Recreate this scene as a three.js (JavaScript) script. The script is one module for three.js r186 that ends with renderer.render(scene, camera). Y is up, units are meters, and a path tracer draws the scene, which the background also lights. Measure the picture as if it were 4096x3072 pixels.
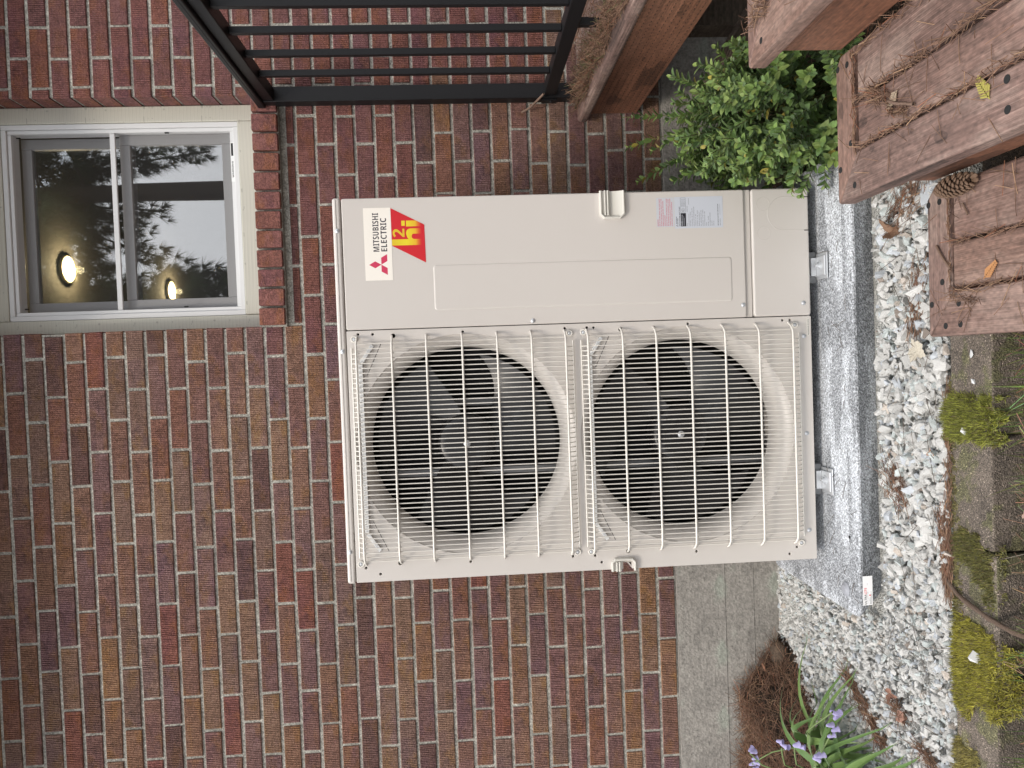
import * as THREE from 'three';
import { RoundedBoxGeometry } from 'three/addons/geometries/RoundedBoxGeometry.js';
import { ConvexGeometry } from 'three/addons/geometries/ConvexGeometry.js';
import { mergeGeometries } from 'three/addons/utils/BufferGeometryUtils.js';

// ---------------------------------------------------------------- camera, sky, sun, exposure
const scene = new THREE.Scene();
const renderer = new THREE.WebGLRenderer({ antialias: true });
renderer.toneMapping = THREE.LinearToneMapping;
renderer.toneMappingExposure = 1.5;
renderer.shadowMap.enabled = true;
const camera = new THREE.PerspectiveCamera(53.42, 4 / 3, 0.05, 400);
{ // the phone was held on its side: world up points to the left of the picture
  const yaw = -0.0256, pitch = 0.0597, roll = -0.0379;
  const f = new THREE.Vector3(Math.sin(yaw) * Math.cos(pitch), -Math.sin(pitch), -Math.cos(yaw) * Math.cos(pitch));
  const r = new THREE.Vector3(Math.cos(yaw), 0, Math.sin(yaw)), u = new THREE.Vector3().crossVectors(r, f);
  const r2 = r.clone().multiplyScalar(Math.cos(roll)).addScaledVector(u, Math.sin(roll));
  const u2 = u.clone().multiplyScalar(Math.cos(roll)).addScaledVector(r, -Math.sin(roll));
  camera.position.set(0.5852, 0.9898, 2.7025);
  camera.quaternion.setFromRotationMatrix(new THREE.Matrix4().makeBasis(u2.clone().negate(), r2, f.clone().negate()));
  camera.updateMatrixWorld(true);
}
// ---- random and noise
function rng(seed) { let s = seed | 0; return () => { s = (s + 0x6d2b79f5) | 0; let t = Math.imul(s ^ (s >>> 15), 1 | s); t = (t + Math.imul(t ^ (t >>> 7), 61 | t)) ^ t; return ((t ^ (t >>> 14)) >>> 0) / 4294967296; }; }
const NT = (() => { const r = rng(77), a = new Float32Array(65536); for (let i = 0; i < 65536; i++) a[i] = r(); return a; })();
function vnoise(x, y, p) { // value noise that repeats every p cells
  const xi = Math.floor(x), yi = Math.floor(y), fx = x - xi, fy = y - yi, sx = fx * fx * (3 - 2 * fx), sy = fy * fy * (3 - 2 * fy);
  const m = (v) => ((v % p) + p) % p, h = (a, b) => NT[(m(a) * 57 + m(b) * 131 * 3 + 7 * p) & 65535];
  const a = h(xi, yi), b = h(xi + 1, yi), c = h(xi, yi + 1), d = h(xi + 1, yi + 1);
  return a + (b - a) * sx + (c - a) * sy + (a - b - c + d) * sx * sy;
}
function fbm(x, y, p, o = 4) { let s = 0, a = 0.5, t = 0; for (let i = 0; i < o; i++) { s += a * vnoise(x, y, p); t += a; x *= 2; y *= 2; p *= 2; a *= 0.55; } return s / t; }
const clamp = (v, a = 0, b = 1) => Math.min(b, Math.max(a, v)), lerp = (a, b, t) => a + (b - a) * t;
const sstep = (a, b, v) => { const t = clamp((v - a) / (b - a)); return t * t * (3 - 2 * t); };
{ // overcast sky with thin breaks
  const W = 512, H = 256, d = new Float32Array(W * H * 4);
  for (let j = 0; j < H; j++) for (let i = 0; i < W; i++) {
    const el = ((j + 0.5) / H - 0.5) * Math.PI, k = (j * W + i) * 4, s = Math.max(0, Math.sin(el));
    const c = fbm((i / W) * 8, (j / H) * 8, 8, 5), br = sstep(0.52, 0.68, c) * 0.35;
    const L = (0.84 + 0.82 * s) * (0.86 + 0.28 * c);
    d[k] = L * (1 - 0.28 * br); d[k + 1] = L * (1.0 - 0.08 * br); d[k + 2] = L * (1.03 + 0.12 * br); d[k + 3] = 1;
  }
  const t = new THREE.DataTexture(d, W, H, THREE.RGBAFormat, THREE.FloatType);
  t.mapping = THREE.EquirectangularReflectionMapping; t.magFilter = t.minFilter = THREE.LinearFilter; t.needsUpdate = true;
  scene.background = t; scene.environment = t; scene.backgroundIntensity = 1.0; scene.environmentIntensity = 1.0;
}
const sun = new THREE.DirectionalLight(0xfff4e6, 1.3);
sun.position.set(-2.2, 7.5, 5.2); sun.target.position.set(0.5, 0.5, 0.3);
sun.castShadow = true; sun.shadow.radius = 22; sun.shadow.mapSize.set(2048, 2048);
Object.assign(sun.shadow.camera, { left: -4, right: 4, top: 4, bottom: -4, near: 0.5, far: 20 });
scene.add(sun, sun.target);

// ---------------------------------------------------------------- helpers
const taken = new Map();
function numbered(n) { const k = taken.get(n) || 0; taken.set(n, k + 1); return k ? n + '_' + String(k).padStart(3, '0') : n; }
function tag(o, label, category, group, kind) { if (label) o.userData.label = label; if (category) o.userData.category = category; if (group) o.userData.group = group; if (kind) o.userData.kind = kind; return o; }
function thing(name, label, category, at = [0, 0, 0], group) { const g = new THREE.Group(); g.name = numbered(name); g.position.set(...at); scene.add(g); return tag(g, label, category, group); }
function worldPos(o) { const v = new THREE.Vector3(); for (let p = o; p && p !== scene; p = p.parent) v.add(p.position); return v; }
// geometry given in world metres; the mesh is put under parent (things here are not turned)
function part(parent, name, geo, mat, label) {
  const m = new THREE.Mesh(geo, mat); m.name = parent === scene ? numbered(name) : name; m.castShadow = m.receiveShadow = true;
  if (parent !== scene) { const p = worldPos(parent); geo.translate(-p.x, -p.y, -p.z); }
  if (label) m.userData.label = label;
  parent.add(m); return m;
}
function sub(parent, name) { const g = new THREE.Group(); g.name = name; parent.add(g); return g; }
function place(parent, name, geo, mat, x, y, z, rx = 0, ry = 0, rz = 0, s = 1) { // shared geometry
  const m = new THREE.Mesh(geo, mat); m.name = parent === scene ? numbered(name) : name; m.castShadow = m.receiveShadow = true;
  const p = parent === scene ? new THREE.Vector3() : worldPos(parent);
  m.position.set(x - p.x, y - p.y, z - p.z); m.rotation.set(rx, ry, rz); if (s !== 1) Array.isArray(s) ? m.scale.set(...s) : m.scale.setScalar(s);
  parent.add(m); return m;
}
function uvBox(g, ox = 0, oy = 0, along = null) { // uv in metres by the way each vertex faces; along 'z'/'y' puts that axis on u
  const p = g.attributes.position, n = g.attributes.normal, uv = new Float32Array(p.count * 2);
  for (let i = 0; i < p.count; i++) {
    const ax = Math.abs(n.getX(i)), ay = Math.abs(n.getY(i)), az = Math.abs(n.getZ(i)), x = p.getX(i), y = p.getY(i), z = p.getZ(i);
    let u, v; if (az >= ax && az >= ay) { u = x; v = y; } else if (ay >= ax) { u = x; v = z; } else { u = z; v = y; }
    if (along === 'z') { if (az >= ax && az >= ay) { u = x; v = y; } else if (ay >= ax) { u = z; v = x; } else { u = z; v = y; } }
    uv[i * 2] = u + ox; uv[i * 2 + 1] = v + oy;
  }
  g.setAttribute('uv', new THREE.BufferAttribute(uv, 2)); return g;
}
function box(x0, x1, y0, y1, z0, z1, r = 0, seg = 2) {
  const w = x1 - x0, h = y1 - y0, d = z1 - z0;
  const g = r > 0 ? new RoundedBoxGeometry(w, h, d, seg, Math.min(r, w / 2.01, h / 2.01, d / 2.01)) : new THREE.BoxGeometry(w, h, d);
  g.translate((x0 + x1) / 2, (y0 + y1) / 2, (z0 + z1) / 2); return uvBox(g);
}
function merge(list) { return mergeGeometries(list.map((g) => { const h = g.index ? g.toNonIndexed() : g; for (const k of Object.keys(h.attributes)) if (!['position', 'normal', 'uv'].includes(k)) h.deleteAttribute(k); if (!h.attributes.uv) h.setAttribute('uv', new THREE.BufferAttribute(new Float32Array(h.attributes.position.count * 2), 2)); return h; })); }
function tube(pts, r, rs = 6, ts) { const c = pts.length > 2 ? new THREE.CatmullRomCurve3(pts.map((p) => new THREE.Vector3(...p)), false, 'catmullrom', 0.3) : new THREE.LineCurve3(new THREE.Vector3(...pts[0]), new THREE.Vector3(...pts[1])); return new THREE.TubeGeometry(c, ts || Math.max(1, (pts.length - 1) * 3), r, rs); }
function tex(w, h, fn, srgb = true) {
  const d = new Uint8Array(w * h * 4);
  for (let j = 0; j < h; j++) for (let i = 0; i < w; i++) { const c = fn(i / w, j / h, i, j), k = (j * w + i) * 4; if (typeof c === 'number') d[k] = d[k + 1] = d[k + 2] = clamp(c) * 255; else { d[k] = clamp(c[0]) * 255; d[k + 1] = clamp(c[1]) * 255; d[k + 2] = clamp(c[2]) * 255; } d[k + 3] = 255; }
  const t = new THREE.DataTexture(d, w, h, THREE.RGBAFormat); t.wrapS = t.wrapT = THREE.RepeatWrapping; t.magFilter = THREE.LinearFilter; t.minFilter = THREE.LinearMipmapLinearFilter; t.generateMipmaps = true;
  if (srgb) t.colorSpace = THREE.SRGBColorSpace; t.needsUpdate = true; return t;
}
const scaled = (t, sx, sy) => { const c = t.clone(); c.repeat.set(1 / sx, 1 / sy); c.needsUpdate = true; return c; };
const lin = (r, g, b) => new THREE.Color().setRGB(r, g, b);
const std = (o) => new THREE.MeshStandardMaterial(o), phys = (o) => new THREE.MeshPhysicalMaterial(o);
function canvasTex(w, h, draw) { const c = document.createElement('canvas'); c.width = w; c.height = h; draw(c.getContext('2d')); const t = new THREE.CanvasTexture(c); t.colorSpace = THREE.SRGBColorSpace; t.magFilter = THREE.LinearFilter; return t; }

// ---------------------------------------------------------------- materials
const brickBump = tex(1024, 512, (u, v) => { const torn = fbm(u * 128, v * 64, 64, 3), tear = fbm(u * 20, v * 120, 20, 3); return .5 + (torn - .5) * .6 + (tear - .5) * .5; }, false); // torn clay between the ribs
const brickMap = tex(1024, 1024, (u, v) => { // fired clay: ochre and violet flashes, crusty grain, a few pale specks
  const a = fbm(u * 5, v * 10, 5, 3), b = fbm(u * 160, v * 160, 160, 2), o = sstep(.5, .72, fbm(u * 7 + 3, v * 14, 7, 4)), w = sstep(.5, .7, fbm(u * 6, v * 12 + 5, 6, 4)), d = fbm(u * 40, v * 40, 40, 3);
  const s = b > .76 ? .28 : 0, L = .86 + .20 * (a - .5) + .46 * (b - .5) + .26 * (d - .5) + s * .6; return [L * (1.03 + .06 * o - .05 * w), L * (.98 + .03 * o - .05 * w), L * (.97 - .12 * o + .02 * w)]; });
brickBump.repeat.set(1 / 0.26, 1 / 0.13); brickMap.repeat.set(1 / 0.52, 1 / 0.52);
const brickMat = (r, g, b) => std({ color: lin(r, g, b), map: brickMap, bumpMap: brickBump, bumpScale: 0.004, roughness: 0.92 });
const OLD = [[.30,.18,.13],[.285,.165,.125],[.275,.155,.13],[.25,.14,.12],[.31,.20,.14],[.28,.185,.145],[.24,.14,.13],[.25,.15,.145],[.27,.165,.15],[.34,.205,.12],[.29,.125,.095],[.19,.11,.095],[.29,.15,.11],[.26,.17,.135],[.30,.175,.115]].map((c) => brickMat(...c));
const NEW = [[.255,.115,.10],[.235,.11,.105],[.265,.12,.105],[.24,.12,.115],[.27,.12,.095]].map((c) => brickMat(...c));
const mortarMap = tex(512, 512, (u, v) => { const a = fbm(u * 64, v * 64, 64, 3), b = fbm(u * 8, v * 8, 8, 3); const L = 0.64 + 0.42 * (a - 0.5) + 0.24 * (b - 0.5); return [L * 1.0, L * 0.985, L * 0.93]; }); mortarMap.repeat.set(1 / 0.3, 1 / 0.3);
const grainBump = tex(512, 512, (u, v) => fbm(u * 96, v * 96, 96, 3), false); grainBump.repeat.set(1 / 0.3, 1 / 0.3);
const M = {
  mortar: std({ color: lin(.92, .92, .92), map: mortarMap, bumpMap: grainBump, bumpScale: 0.003, roughness: 0.95 }),
  paint: phys({ color: lin(.60, .565, .525), roughness: 0.42, bumpMap: scaled(grainBump, .05, .05), bumpScale: 0.00012, clearcoat: 0.25, clearcoatRoughness: 0.25 }),
  wire: phys({ color: lin(.70, .67, .61), roughness: 0.35, clearcoat: 0.3, clearcoatRoughness: 0.2 }),
  guide: phys({ color: lin(.78, .79, .78), roughness: 0.25, clearcoat: 0.5, clearcoatRoughness: 0.15 }),
  plastic: phys({ color: lin(.62, .60, .54), roughness: 0.4 }),
  black: phys({ color: lin(.010, .010, .0115), roughness: 0.38, clearcoat: .15, clearcoatRoughness: .25 }),
  railing: phys({ color: lin(.008, .008, .009), roughness: 0.45, specularIntensity: .55 }),
  coil: std({ color: lin(.009, .009, .01), roughness: 0.6 }),
  coilFin: std({ color: lin(.022, .022, .024), roughness: 0.45, metalness: 0.3 }),
  zinc: std({ color: lin(.60, .62, .64), roughness: 0.38, metalness: 0.55 }),
  galv: std({ color: lin(.24, .245, .25), roughness: 0.45, metalness: 0.5 }),
  hole: std({ color: lin(.012, .012, .012), roughness: 0.9 }),
  white: std({ color: lin(.70, .71, .71), roughness: 0.4 }),
  casing: std({ color: lin(.66, .65, .60), roughness: 0.55, map: scaled(tex(512, 128, (u, v) => { const a = fbm(u * 4, v * 64, 4, 3), b = fbm(u * 40, v * 20, 20, 2); const L = 0.9 + 0.14 * (a - 0.5) - (b > 0.8 ? 0.12 : 0); return [L, L, L * 0.97]; }), .8, .2) }),
  sash: std({ color: lin(.30, .30, .30), roughness: 0.5 }),
  glass: phys({ color: lin(.95, .97, .96), roughness: 0, transmission: 1, thickness: 0, ior: 2.33 }),
  coatedGlass: std({ color: lin(.93, .96, .97), roughness: 0, metalness: 1, transparent: true, opacity: .34 }),
  room: std({ color: lin(.16, .145, .125), roughness: 0.9 }),
  soffit: std({ color: lin(.55, .54, .50), roughness: 0.8 }),
};
const concreteMap = tex(1024, 512, (u, v) => { const a = fbm(u * 4, v * 24, 2, 4), b = fbm(u * 10, v * 6, 2, 4), c = fbm(u * 160, v * 80, 80, 2), gstain = sstep(.55, .75, b); const L = .57 + .10 * (a - .5) + .20 * (b - .5) + .20 * (c - .5) - (c > .8 ? .1 : 0); return [L * (1 - .05 * gstain), L * .97, L * (.925 - .02 * gstain)]; });
M.concrete = std({ color: lin(.95, .95, .95), map: scaled(concreteMap, 1.2, .6), bumpMap: scaled(tex(512, 256, (u, v) => fbm(u * 6, v * 30, 6, 3) * .25 + fbm(u * 100, v * 50, 50, 2) * .6, false), .6, .3), bumpScale: .003, roughness: .93 });
const padBump = scaled(tex(512, 512, (u, v) => fbm(u * 80, v * 80, 80, 2), false), .26, .26);
M.pad = std({ color: lin(1, 1, 1), map: scaled(tex(1024, 1024, (u, v) => { const a = fbm(u * 220, v * 220, 220, 2), b = fbm(u * 5, v * 5, 5, 4), st = fbm(u * 3, v * 14 + 3, 3, 4); const L = .60 + .15 * sstep(.4, .6, st) + .12 * (b - .5) + (a - .5) * .6; return [L * .965, L * .985, L * 1.01]; }), .7, .7), bumpMap: padBump, bumpScale: .003, roughness: .9 });
const blockTex = (seed) => scaled(tex(512, 512, (u, v) => { const a = fbm(u * 150, v * 150, 150, 2), b = fbm(u * 5 + seed, v * 5, 5, 4), c = fbm(u * 9, v * 9 + seed, 9, 4); const L = .47 + .22 * (b - .5) + .36 * (a - .5) + (a > .82 ? .25 : 0); const g = sstep(.5, .68, c) * .5; return [L * (1.02 - .1 * g), L * (.95 + .02 * g), L * (.88 - .28 * g)]; }), .35, .35);
M.blocks = [0, 3].map((s) => std({ color: lin(.72, .69, .66), map: blockTex(s), bumpMap: scaled(grainBump, .2, .2), bumpScale: .004, roughness: .95 }));
const woodMap = (seed, r, g, b, weather) => tex(1024, 256, (u, v) => { // grain runs along u
  const w = fbm(u * 3, v * 3 + seed, 3, 3), ring = fbm(u * 3 + w, v * 44 + seed * 5, 3, 4), fine = fbm(u * 16, v * 128, 16, 3), patch = fbm(u * 5 + seed, v * 3, 5, 4);
  const spk = fbm(u * 120, v * 60, 60, 2); let L = .62 + .20 * (ring - .5) + .16 * (fine - .5) + .24 * (patch - .5) + .22 * (spk - .5); const gr = weather * sstep(.45, .7, patch + .2 * (fine - .5));
  const dark = patch < .33 ? .12 : 0; L -= dark; return [lerp(r, .62, gr) * L * 1.5, lerp(g, .56, gr) * L * 1.5, lerp(b, .52, gr) * L * 1.5];
});
const woodBump = tex(512, 256, (u, v) => fbm(u * 4, v * 60, 4, 4), false); woodBump.repeat.set(1 / .9, 1 / .12);
M.wood = [[1, .545, .44, .40, .45], [4, .53, .435, .40, .6], [8, .56, .45, .40, .4]].map((a) => std({ color: lin(.80, .77, .76), map: scaled(woodMap(...a), 1.1, .28), bumpMap: woodBump, bumpScale: .0016, roughness: .72 }));
M.fascia = std({ color: lin(.66, .58, .53), map: scaled(woodMap(11, .62, .45, .36, .1), 1.1, .28), bumpMap: woodBump, bumpScale: .001, roughness: .6 });
M.oldWood = std({ color: lin(.42, .40, .37), map: scaled(woodMap(15, .55, .50, .45, .5), 1.1, .28), bumpMap: woodBump, bumpScale: .003, roughness: .9 });
M.soil = std({ color: lin(.95, .95, .95), map: scaled(tex(512, 512, (u, v) => { const a = fbm(u * 60, v * 60, 60, 3), b = fbm(u * 6, v * 6, 6, 3); const L = .24 + .2 * (a - .5) + .12 * (b - .5); return [L * 1.08, L * .9, L * .74]; }), .6, .6), bumpMap: grainBump, bumpScale: .012, roughness: 1 });
M.fines = std({ color: lin(.9, .9, .9), map: scaled(tex(512, 512, (u, v) => { const a = fbm(u * 120, v * 120, 120, 3), b = fbm(u * 6, v * 6, 6, 3); const L = .84 + .36 * (a - .5) + .10 * (b - .5); return [L, L, L * .975]; }), .4, .4), bumpMap: grainBump, bumpScale: .014, roughness: 1 });

// ================================================================ the setting: ground
const bank = (z) => z < 1.222 ? -.178 : -.178 + .088 * sstep(1.222, 1.34, z); // soil dips to the foot of the edging, the yard lies higher
tag(part(scene, 'ground', (() => { const zs = [-40, 1.222, 1.245, 1.265, 1.285, 1.31, 1.345, 1.6, 2.4, 110], g = new THREE.PlaneGeometry(160, 1, 1, zs.length - 1), p = g.attributes.position; g.rotateX(-Math.PI / 2); for (let i = 0; i < p.count; i++) { const z = zs[Math.floor(i / 2)]; p.setXYZ(i, p.getX(i), bank(z), z); } g.computeVertexNormals(); return uvBox(g); })(), M.soil), 'bare dark soil of the yard dipping to the edging blocks', null, null, 'structure');
const WX0 = -1.9, WX1 = 3.4, COURSE = .0677, Y0 = .262;
tag(part(scene, 'gravel_bed', box(WX0, 1.03, -.4, -.112, .012, 1.055), M.fines), 'crushed stone fines under the gravel between wall and edging', null, null, 'structure');
tag(part(scene, 'planting_bed', box(1.03, WX1, -.4, -.118, .012, 1.055), M.soil), 'dark soil under the shrub beside the stairs', null, null, 'structure');

// ================================================================ house: brick wall, foundation, window
const house = thing('brick_house', 'ribbed multicoloured brick house wall on a grey concrete foundation', 'house', [.7, -.4, 0]);
const WIN = { x0: .748, x1: 1.545, y0: 1.70, y1: 2.66 };
{
  const sh = new THREE.Shape([[WX0, Y0], [WX1, Y0], [WX1, 3.3], [WX0, 3.3]].map((p) => new THREE.Vector2(...p)));
  const e = .004; sh.holes.push(new THREE.Path([[WIN.x0 - e, 1.60], [WIN.x0 - e, WIN.y1], [WIN.x1 + e, WIN.y1], [WIN.x1 + e, 1.60]].map((p) => new THREE.Vector2(...p))));
  const g = new THREE.ExtrudeGeometry(sh, { depth: .2, bevelEnabled: false }); g.translate(0, 0, -.2055);
  part(house, 'mortar', uvBox(g), M.mortar);
  part(house, 'sill_bed', box(WIN.x0 - .003, WIN.x1 + .003, 1.601, 1.688, -.2, .013), M.mortar);
  // bricks
  const R = rng(5), geos = new Map();
  const brickGeo = (w, v) => { // chamfered, open at the back, slightly uneven
    const key = Math.round(w * 500) + '_' + v; if (geos.has(key)) return geos.get(key);
    const rr = rng(900 + v * 31 + Math.round(w * 500)), W = Math.round(w * 500) / 500, h = COURSE - .0115, c = .0022, D = .1, j = () => (rr() - .5) * .0022;
    const o = [[j(), j()], [W + j(), j()], [W + j(), h + j()], [j(), h + j()]], f = o.map(([x, y], i) => [x + (i === 0 || i === 3 ? c : -c), y + (i < 2 ? c : -c)]);
    const pos = [], quad = (a, b, cc, d) => pos.push(...a, ...b, ...cc, ...a, ...cc, ...d), F = f.map((p) => [...p, 0]), O = o.map((p) => [...p, -c]), B = o.map((p) => [...p, -D]);
    for (let i = 0; i < 4; i++) { const k = (i + 1) % 4; quad(O[i], O[k], F[k], F[i]); quad(B[i], B[k], O[k], O[i]); }
    // wire-cut ribs: flat lands with grooves of uneven depth between them
    const bot = (x) => lerp(f[0][1], f[1][1], x / W), top = (x) => lerp(f[3][1], f[2][1], x / W), at = (x, z) => [[x, bot(x), z], [x, top(x), z]]; let x = f[0][0], prev = at(x, 0), end = Math.min(f[1][0], f[2][0]);
    const go = (nx, z) => { const q = at(nx, z); quad(prev[0], q[0], q[1], prev[1]); prev = q; x = nx; };
    while (x < end - .009) { go(x + .0036 + rr() * .0012, 0); const d = -(.0014 + rr() * .0022), gw = .0017 + rr() * .0010; go(x + gw * .3, d); go(x + gw * .35, d); go(x + gw * .35, 0); } go(end, 0);
    const g = new THREE.BufferGeometry(); g.setAttribute('position', new THREE.Float32BufferAttribute(pos, 3)); g.computeVertexNormals(); uvBox(g, v * .077 + rr() * .2, v * .041); geos.set(key, g); return g;
  };
  const list = [];
  for (let k = 0; k < 45; k++) {
    const y = Y0 + k * COURSE, odd = k & 1, newX = y > 1.09 ? (y > 1.62 ? 1.5 : .70 + (odd ? .05 : -.04)) : y > .62 ? 1.62 + (odd ? .08 : 0) : 9;
    const xs = [WX0]; const ph = (odd ? .108 : 0) + (R() - .5) * .03 + (k === 2 ? .045 : 0);
    for (let n = -10; n < 20; n++) { const x = n * .216 + ph; if (x > WX0 + .05 && x < newX - .05) xs.push(x + (R() - .5) * .007); }
    const ph2 = (odd ? 1.372 : 1.472); for (let n = -20; n < 20; n++) { const x = ph2 + n * .207; if (x > newX - .045 && x < WX1 - .05 && x > xs[xs.length - 1] + .06) xs.push(x + (R() - .5) * .006); }
    xs.push(WX1);
    for (let i = 0; i < xs.length - 1; i++) {
      let a = xs[i] + .0052, b = xs[i + 1] - .0052; const spans = [];
      const inWin = y + COURSE > 1.565 && y < WIN.y1 - .02;
      if (k === 19 && b > WIN.x0 + .02 && a < WIN.x1 - .02) { const p = Math.max(a, WIN.x0 + .004), q = Math.min(b, WIN.x1 - .004); if (a < WIN.x0 - .02) spans.push([a, WIN.x0]); if (b > WIN.x1 + .02) spans.push([WIN.x1, b]); if (q - p > .02) list.push({ x: p, y: y + .0055, w: q - p, isNew: true, r: R(), sy: .44 }); } else if (inWin && b > WIN.x0 && a < WIN.x1) { if (a < WIN.x0 - .02) spans.push([a, WIN.x0]); if (b > WIN.x1 + .02) spans.push([WIN.x1, b]); } else spans.push([a, b]);
      for (const [s, t] of spans) if (t - s > .015) list.push({ x: s, y: y + .0055, w: t - s, isNew: (s + t) / 2 > newX - .03 && y > .6, r: R() });
    }
  }
  // which bricks show: inside the frame and not behind the heat pump
  const v = new THREE.Vector3(); camera.updateProjectionMatrix(); const vp = new THREE.Matrix4().multiplyMatrices(camera.projectionMatrix, camera.matrixWorldInverse);
  for (const b of list) { v.set(b.x + b.w / 2, b.y + .03, 0).applyMatrix4(vp); const hid = b.x > -.14 && b.x + b.w < 1.2 && b.y < 1.42; const hid2 = b.y < .48 && b.x > 1.2; b.score = Math.abs(v.x) < 1.03 && Math.abs(v.y) < 1.04 && !hid && !hid2 ? b.w + .5 - .05 * Math.abs(v.x) : -1; }
  list.sort((a, b) => b.score - a.score);
  const rest = new Map();
  list.forEach((b, n) => {
    const mats = b.isNew ? NEW : OLD, r = b.r; let mi = Math.floor(r * 997) % mats.length; if (!b.isNew && mi >= 9 && mi <= 11 && ((r * 7919) % 1) < .5) mi = Math.floor(r * 77) % 7;
    const g = brickGeo(b.w, Math.floor(r * 5413) % 8), out = (((r * 331) % 1) - .5) * .003;
    if (n < 300 && b.score > 0) { const m = place(house, 'brick', g, mats[mi], b.x, b.y, out, 0, 0, (((r * 613) % 1) - .5) * .008); if (b.sy) m.scale.y = b.sy; }
    else { const q = g.clone(); if (b.sy) q.scale(1, b.sy, 1); q.translate(b.x, b.y, out); if (!rest.has(mats[mi])) rest.set(mats[mi], []); rest.get(mats[mi]).push(q); }
  });
  const per = [...rest.entries()].map(([m, l]) => [m, merge(l)]), all = mergeGeometries(per.map((p) => p[1]), true);
  const rm = part(house, 'brickwork', all, per.map((p) => p[0])); rm.userData.kind = 'stuff';
  // rowlock sill
  const sill = sub(house, 'window_sill'), tilt = .16;
  for (let i = 0; i < 12; i++) { const x0 = WIN.x0 + .003 + i * .0662, g = new RoundedBoxGeometry(.0575, .085, .13, 1, .003); const q = g.index ? g.toNonIndexed() : g; q.computeVertexNormals(); uvBox(q, i * .13, i * .03); place(sill, 'sill_brick', q, NEW[[4, 2, 0, 4, 2][i % 5]], x0 + .029, 1.648 + (R() - .5) * .003, -.032 + (R() - .5) * .003, tilt * .25, 0, (R() - .5) * .02); }
  part(sill, 'sill_mortar', box(WIN.x0 - .002, WIN.x1 + .002, 1.5795, 1.602, -.1, -.006, .003, 1), M.mortar);
  // foundation
  const fg = new THREE.BoxGeometry(WX1 - WX0, .66, .23, 1, 1, 1); fg.translate((WX0 + WX1) / 2, -.069, -.103);
  const fm = part(house, 'foundation', uvBox(fg), M.concrete, 'grey board-marked concrete foundation');
  for (const y of [.085, -.02]) part(fm, 'board_mark', box(WX0, WX1, y, y + .0035, .0115, .0145, .0012, 1), M.concrete);
  // eave above the frame
  const ev = sub(house, 'eave'); part(ev, 'soffit', box(WX0, WX1, 2.80, 2.82, -.2, .25), M.soffit); part(ev, 'fascia_board', box(WX0, WX1, 2.78, 3.0, .252, .28), M.soffit);
  { const g = box(WX0, WX1, 3.0, 3.03, -.4, .33); part(ev, 'roof_edge', g, M.oldWood); }
  // window: wooden casing, white frame, insect screen, two sashes
  const win = sub(house, 'window'), zc = -.088;
  const { x0, x1, y1 } = WIN, cb = 1.702;
  part(win, 'casing', box(x0 + .001, x0 + .05, cb, y1, -.14, zc, .004), M.casing); part(win, 'casing', box(x1 - .058, x1 - .001, cb, y1, -.14, zc, .004), M.casing);
  part(win, 'casing', box(x0 + .0505, x1 - .0585, cb, 1.768, -.14, zc + .003, .004), M.casing, 'weathered lower casing board'); part(win, 'casing', box(x0 + .0505, x1 - .0585, 2.585, y1, -.14, zc - .001, .004), M.casing);
  const ax0 = x0 + .051, ax1 = x1 - .059, ay0 = 1.769, ay1 = 2.584;
  const fr = (name, a0, a1, b0, b1, t, z0, z1, m, bt = t) => { part(win, name, box(a0, a0 + t, b0, b1, z0, z1, .002, 1), m); part(win, name, box(a1 - t, a1, b0, b1, z0, z1, .002, 1), m); part(win, name, box(a0 + t + .0003, a1 - t - .0003, b0, b0 + bt, z0, z1 - .0006, .002, 1), m); part(win, name, box(a0 + t + .0003, a1 - t - .0003, b1 - t, b1, z0, z1 - .0006, .002, 1), m); };
  fr('frame', ax0, ax1, ay0, ay1, .017, -.15, zc - .004, M.white); fr('frame', ax0 + .0175, ax1 - .0175, ay0 + .0175, ay1 - .0175, .013, -.15, zc - .012, M.white);
  const sx0 = ax0 + .0315, sx1 = ax1 - .0315, sy0 = ay0 + .0315, sy1 = ay1 - .0315;
  part(win, 'screen_bar', box(sx0, sx1, 2.199, 2.217, -.108, -.099, .002, 1), M.white);
  fr('lower_sash', sx0, sx1, sy0, 2.196, .036, -.155, -.128, M.sash, .038); fr('upper_sash', sx0, sx1, 2.162, sy1, .036, -.185, -.158, M.sash);
  const pane = (a0, a1, b0, b1, z) => { const g = new THREE.PlaneGeometry(a1 - a0, b1 - b0); g.translate((a0 + a1) / 2, (b0 + b1) / 2, z); part(win, 'pane', g, z === -.136 || z === -.166 ? M.coatedGlass : M.glass); };
  for (const dz of [0, -.016]) { pane(sx0 + .034, sx1 - .034, sy0 + .034, 2.162, -.136 + dz); pane(sx0 + .034, sx1 - .034, 2.196, sy1 - .034, -.166 + dz); }
  { const g = new THREE.PlaneGeometry(sx1 - sx0, sy1 - sy0); g.translate((sx0 + sx1) / 2, (sy0 + sy1) / 2, -.112); const s = part(win, 'insect_screen', uvBox(g), std({ color: lin(.10, .10, .105), roughness: .8, transparent: true, opacity: .13 }), 'thin grey insect screen'); }
  // warning sticker on the lower frame, small screen clips
  const wt = canvasTex(256, 32, (c) => { c.fillStyle = '#e9ebea'; c.fillRect(0, 0, 256, 32); c.fillStyle = '#222'; c.font = 'bold 22px sans-serif'; c.fillText('▲ WARNING', 12, 24); c.fillRect(168, 6, 82, 20); });
  { const g = new THREE.PlaneGeometry(.14, .012); g.translate(1.345, ay0 + .0245, zc - .0116); part(win, 'warning_sticker', g, std({ map: wt, roughness: .5 })); }
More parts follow.
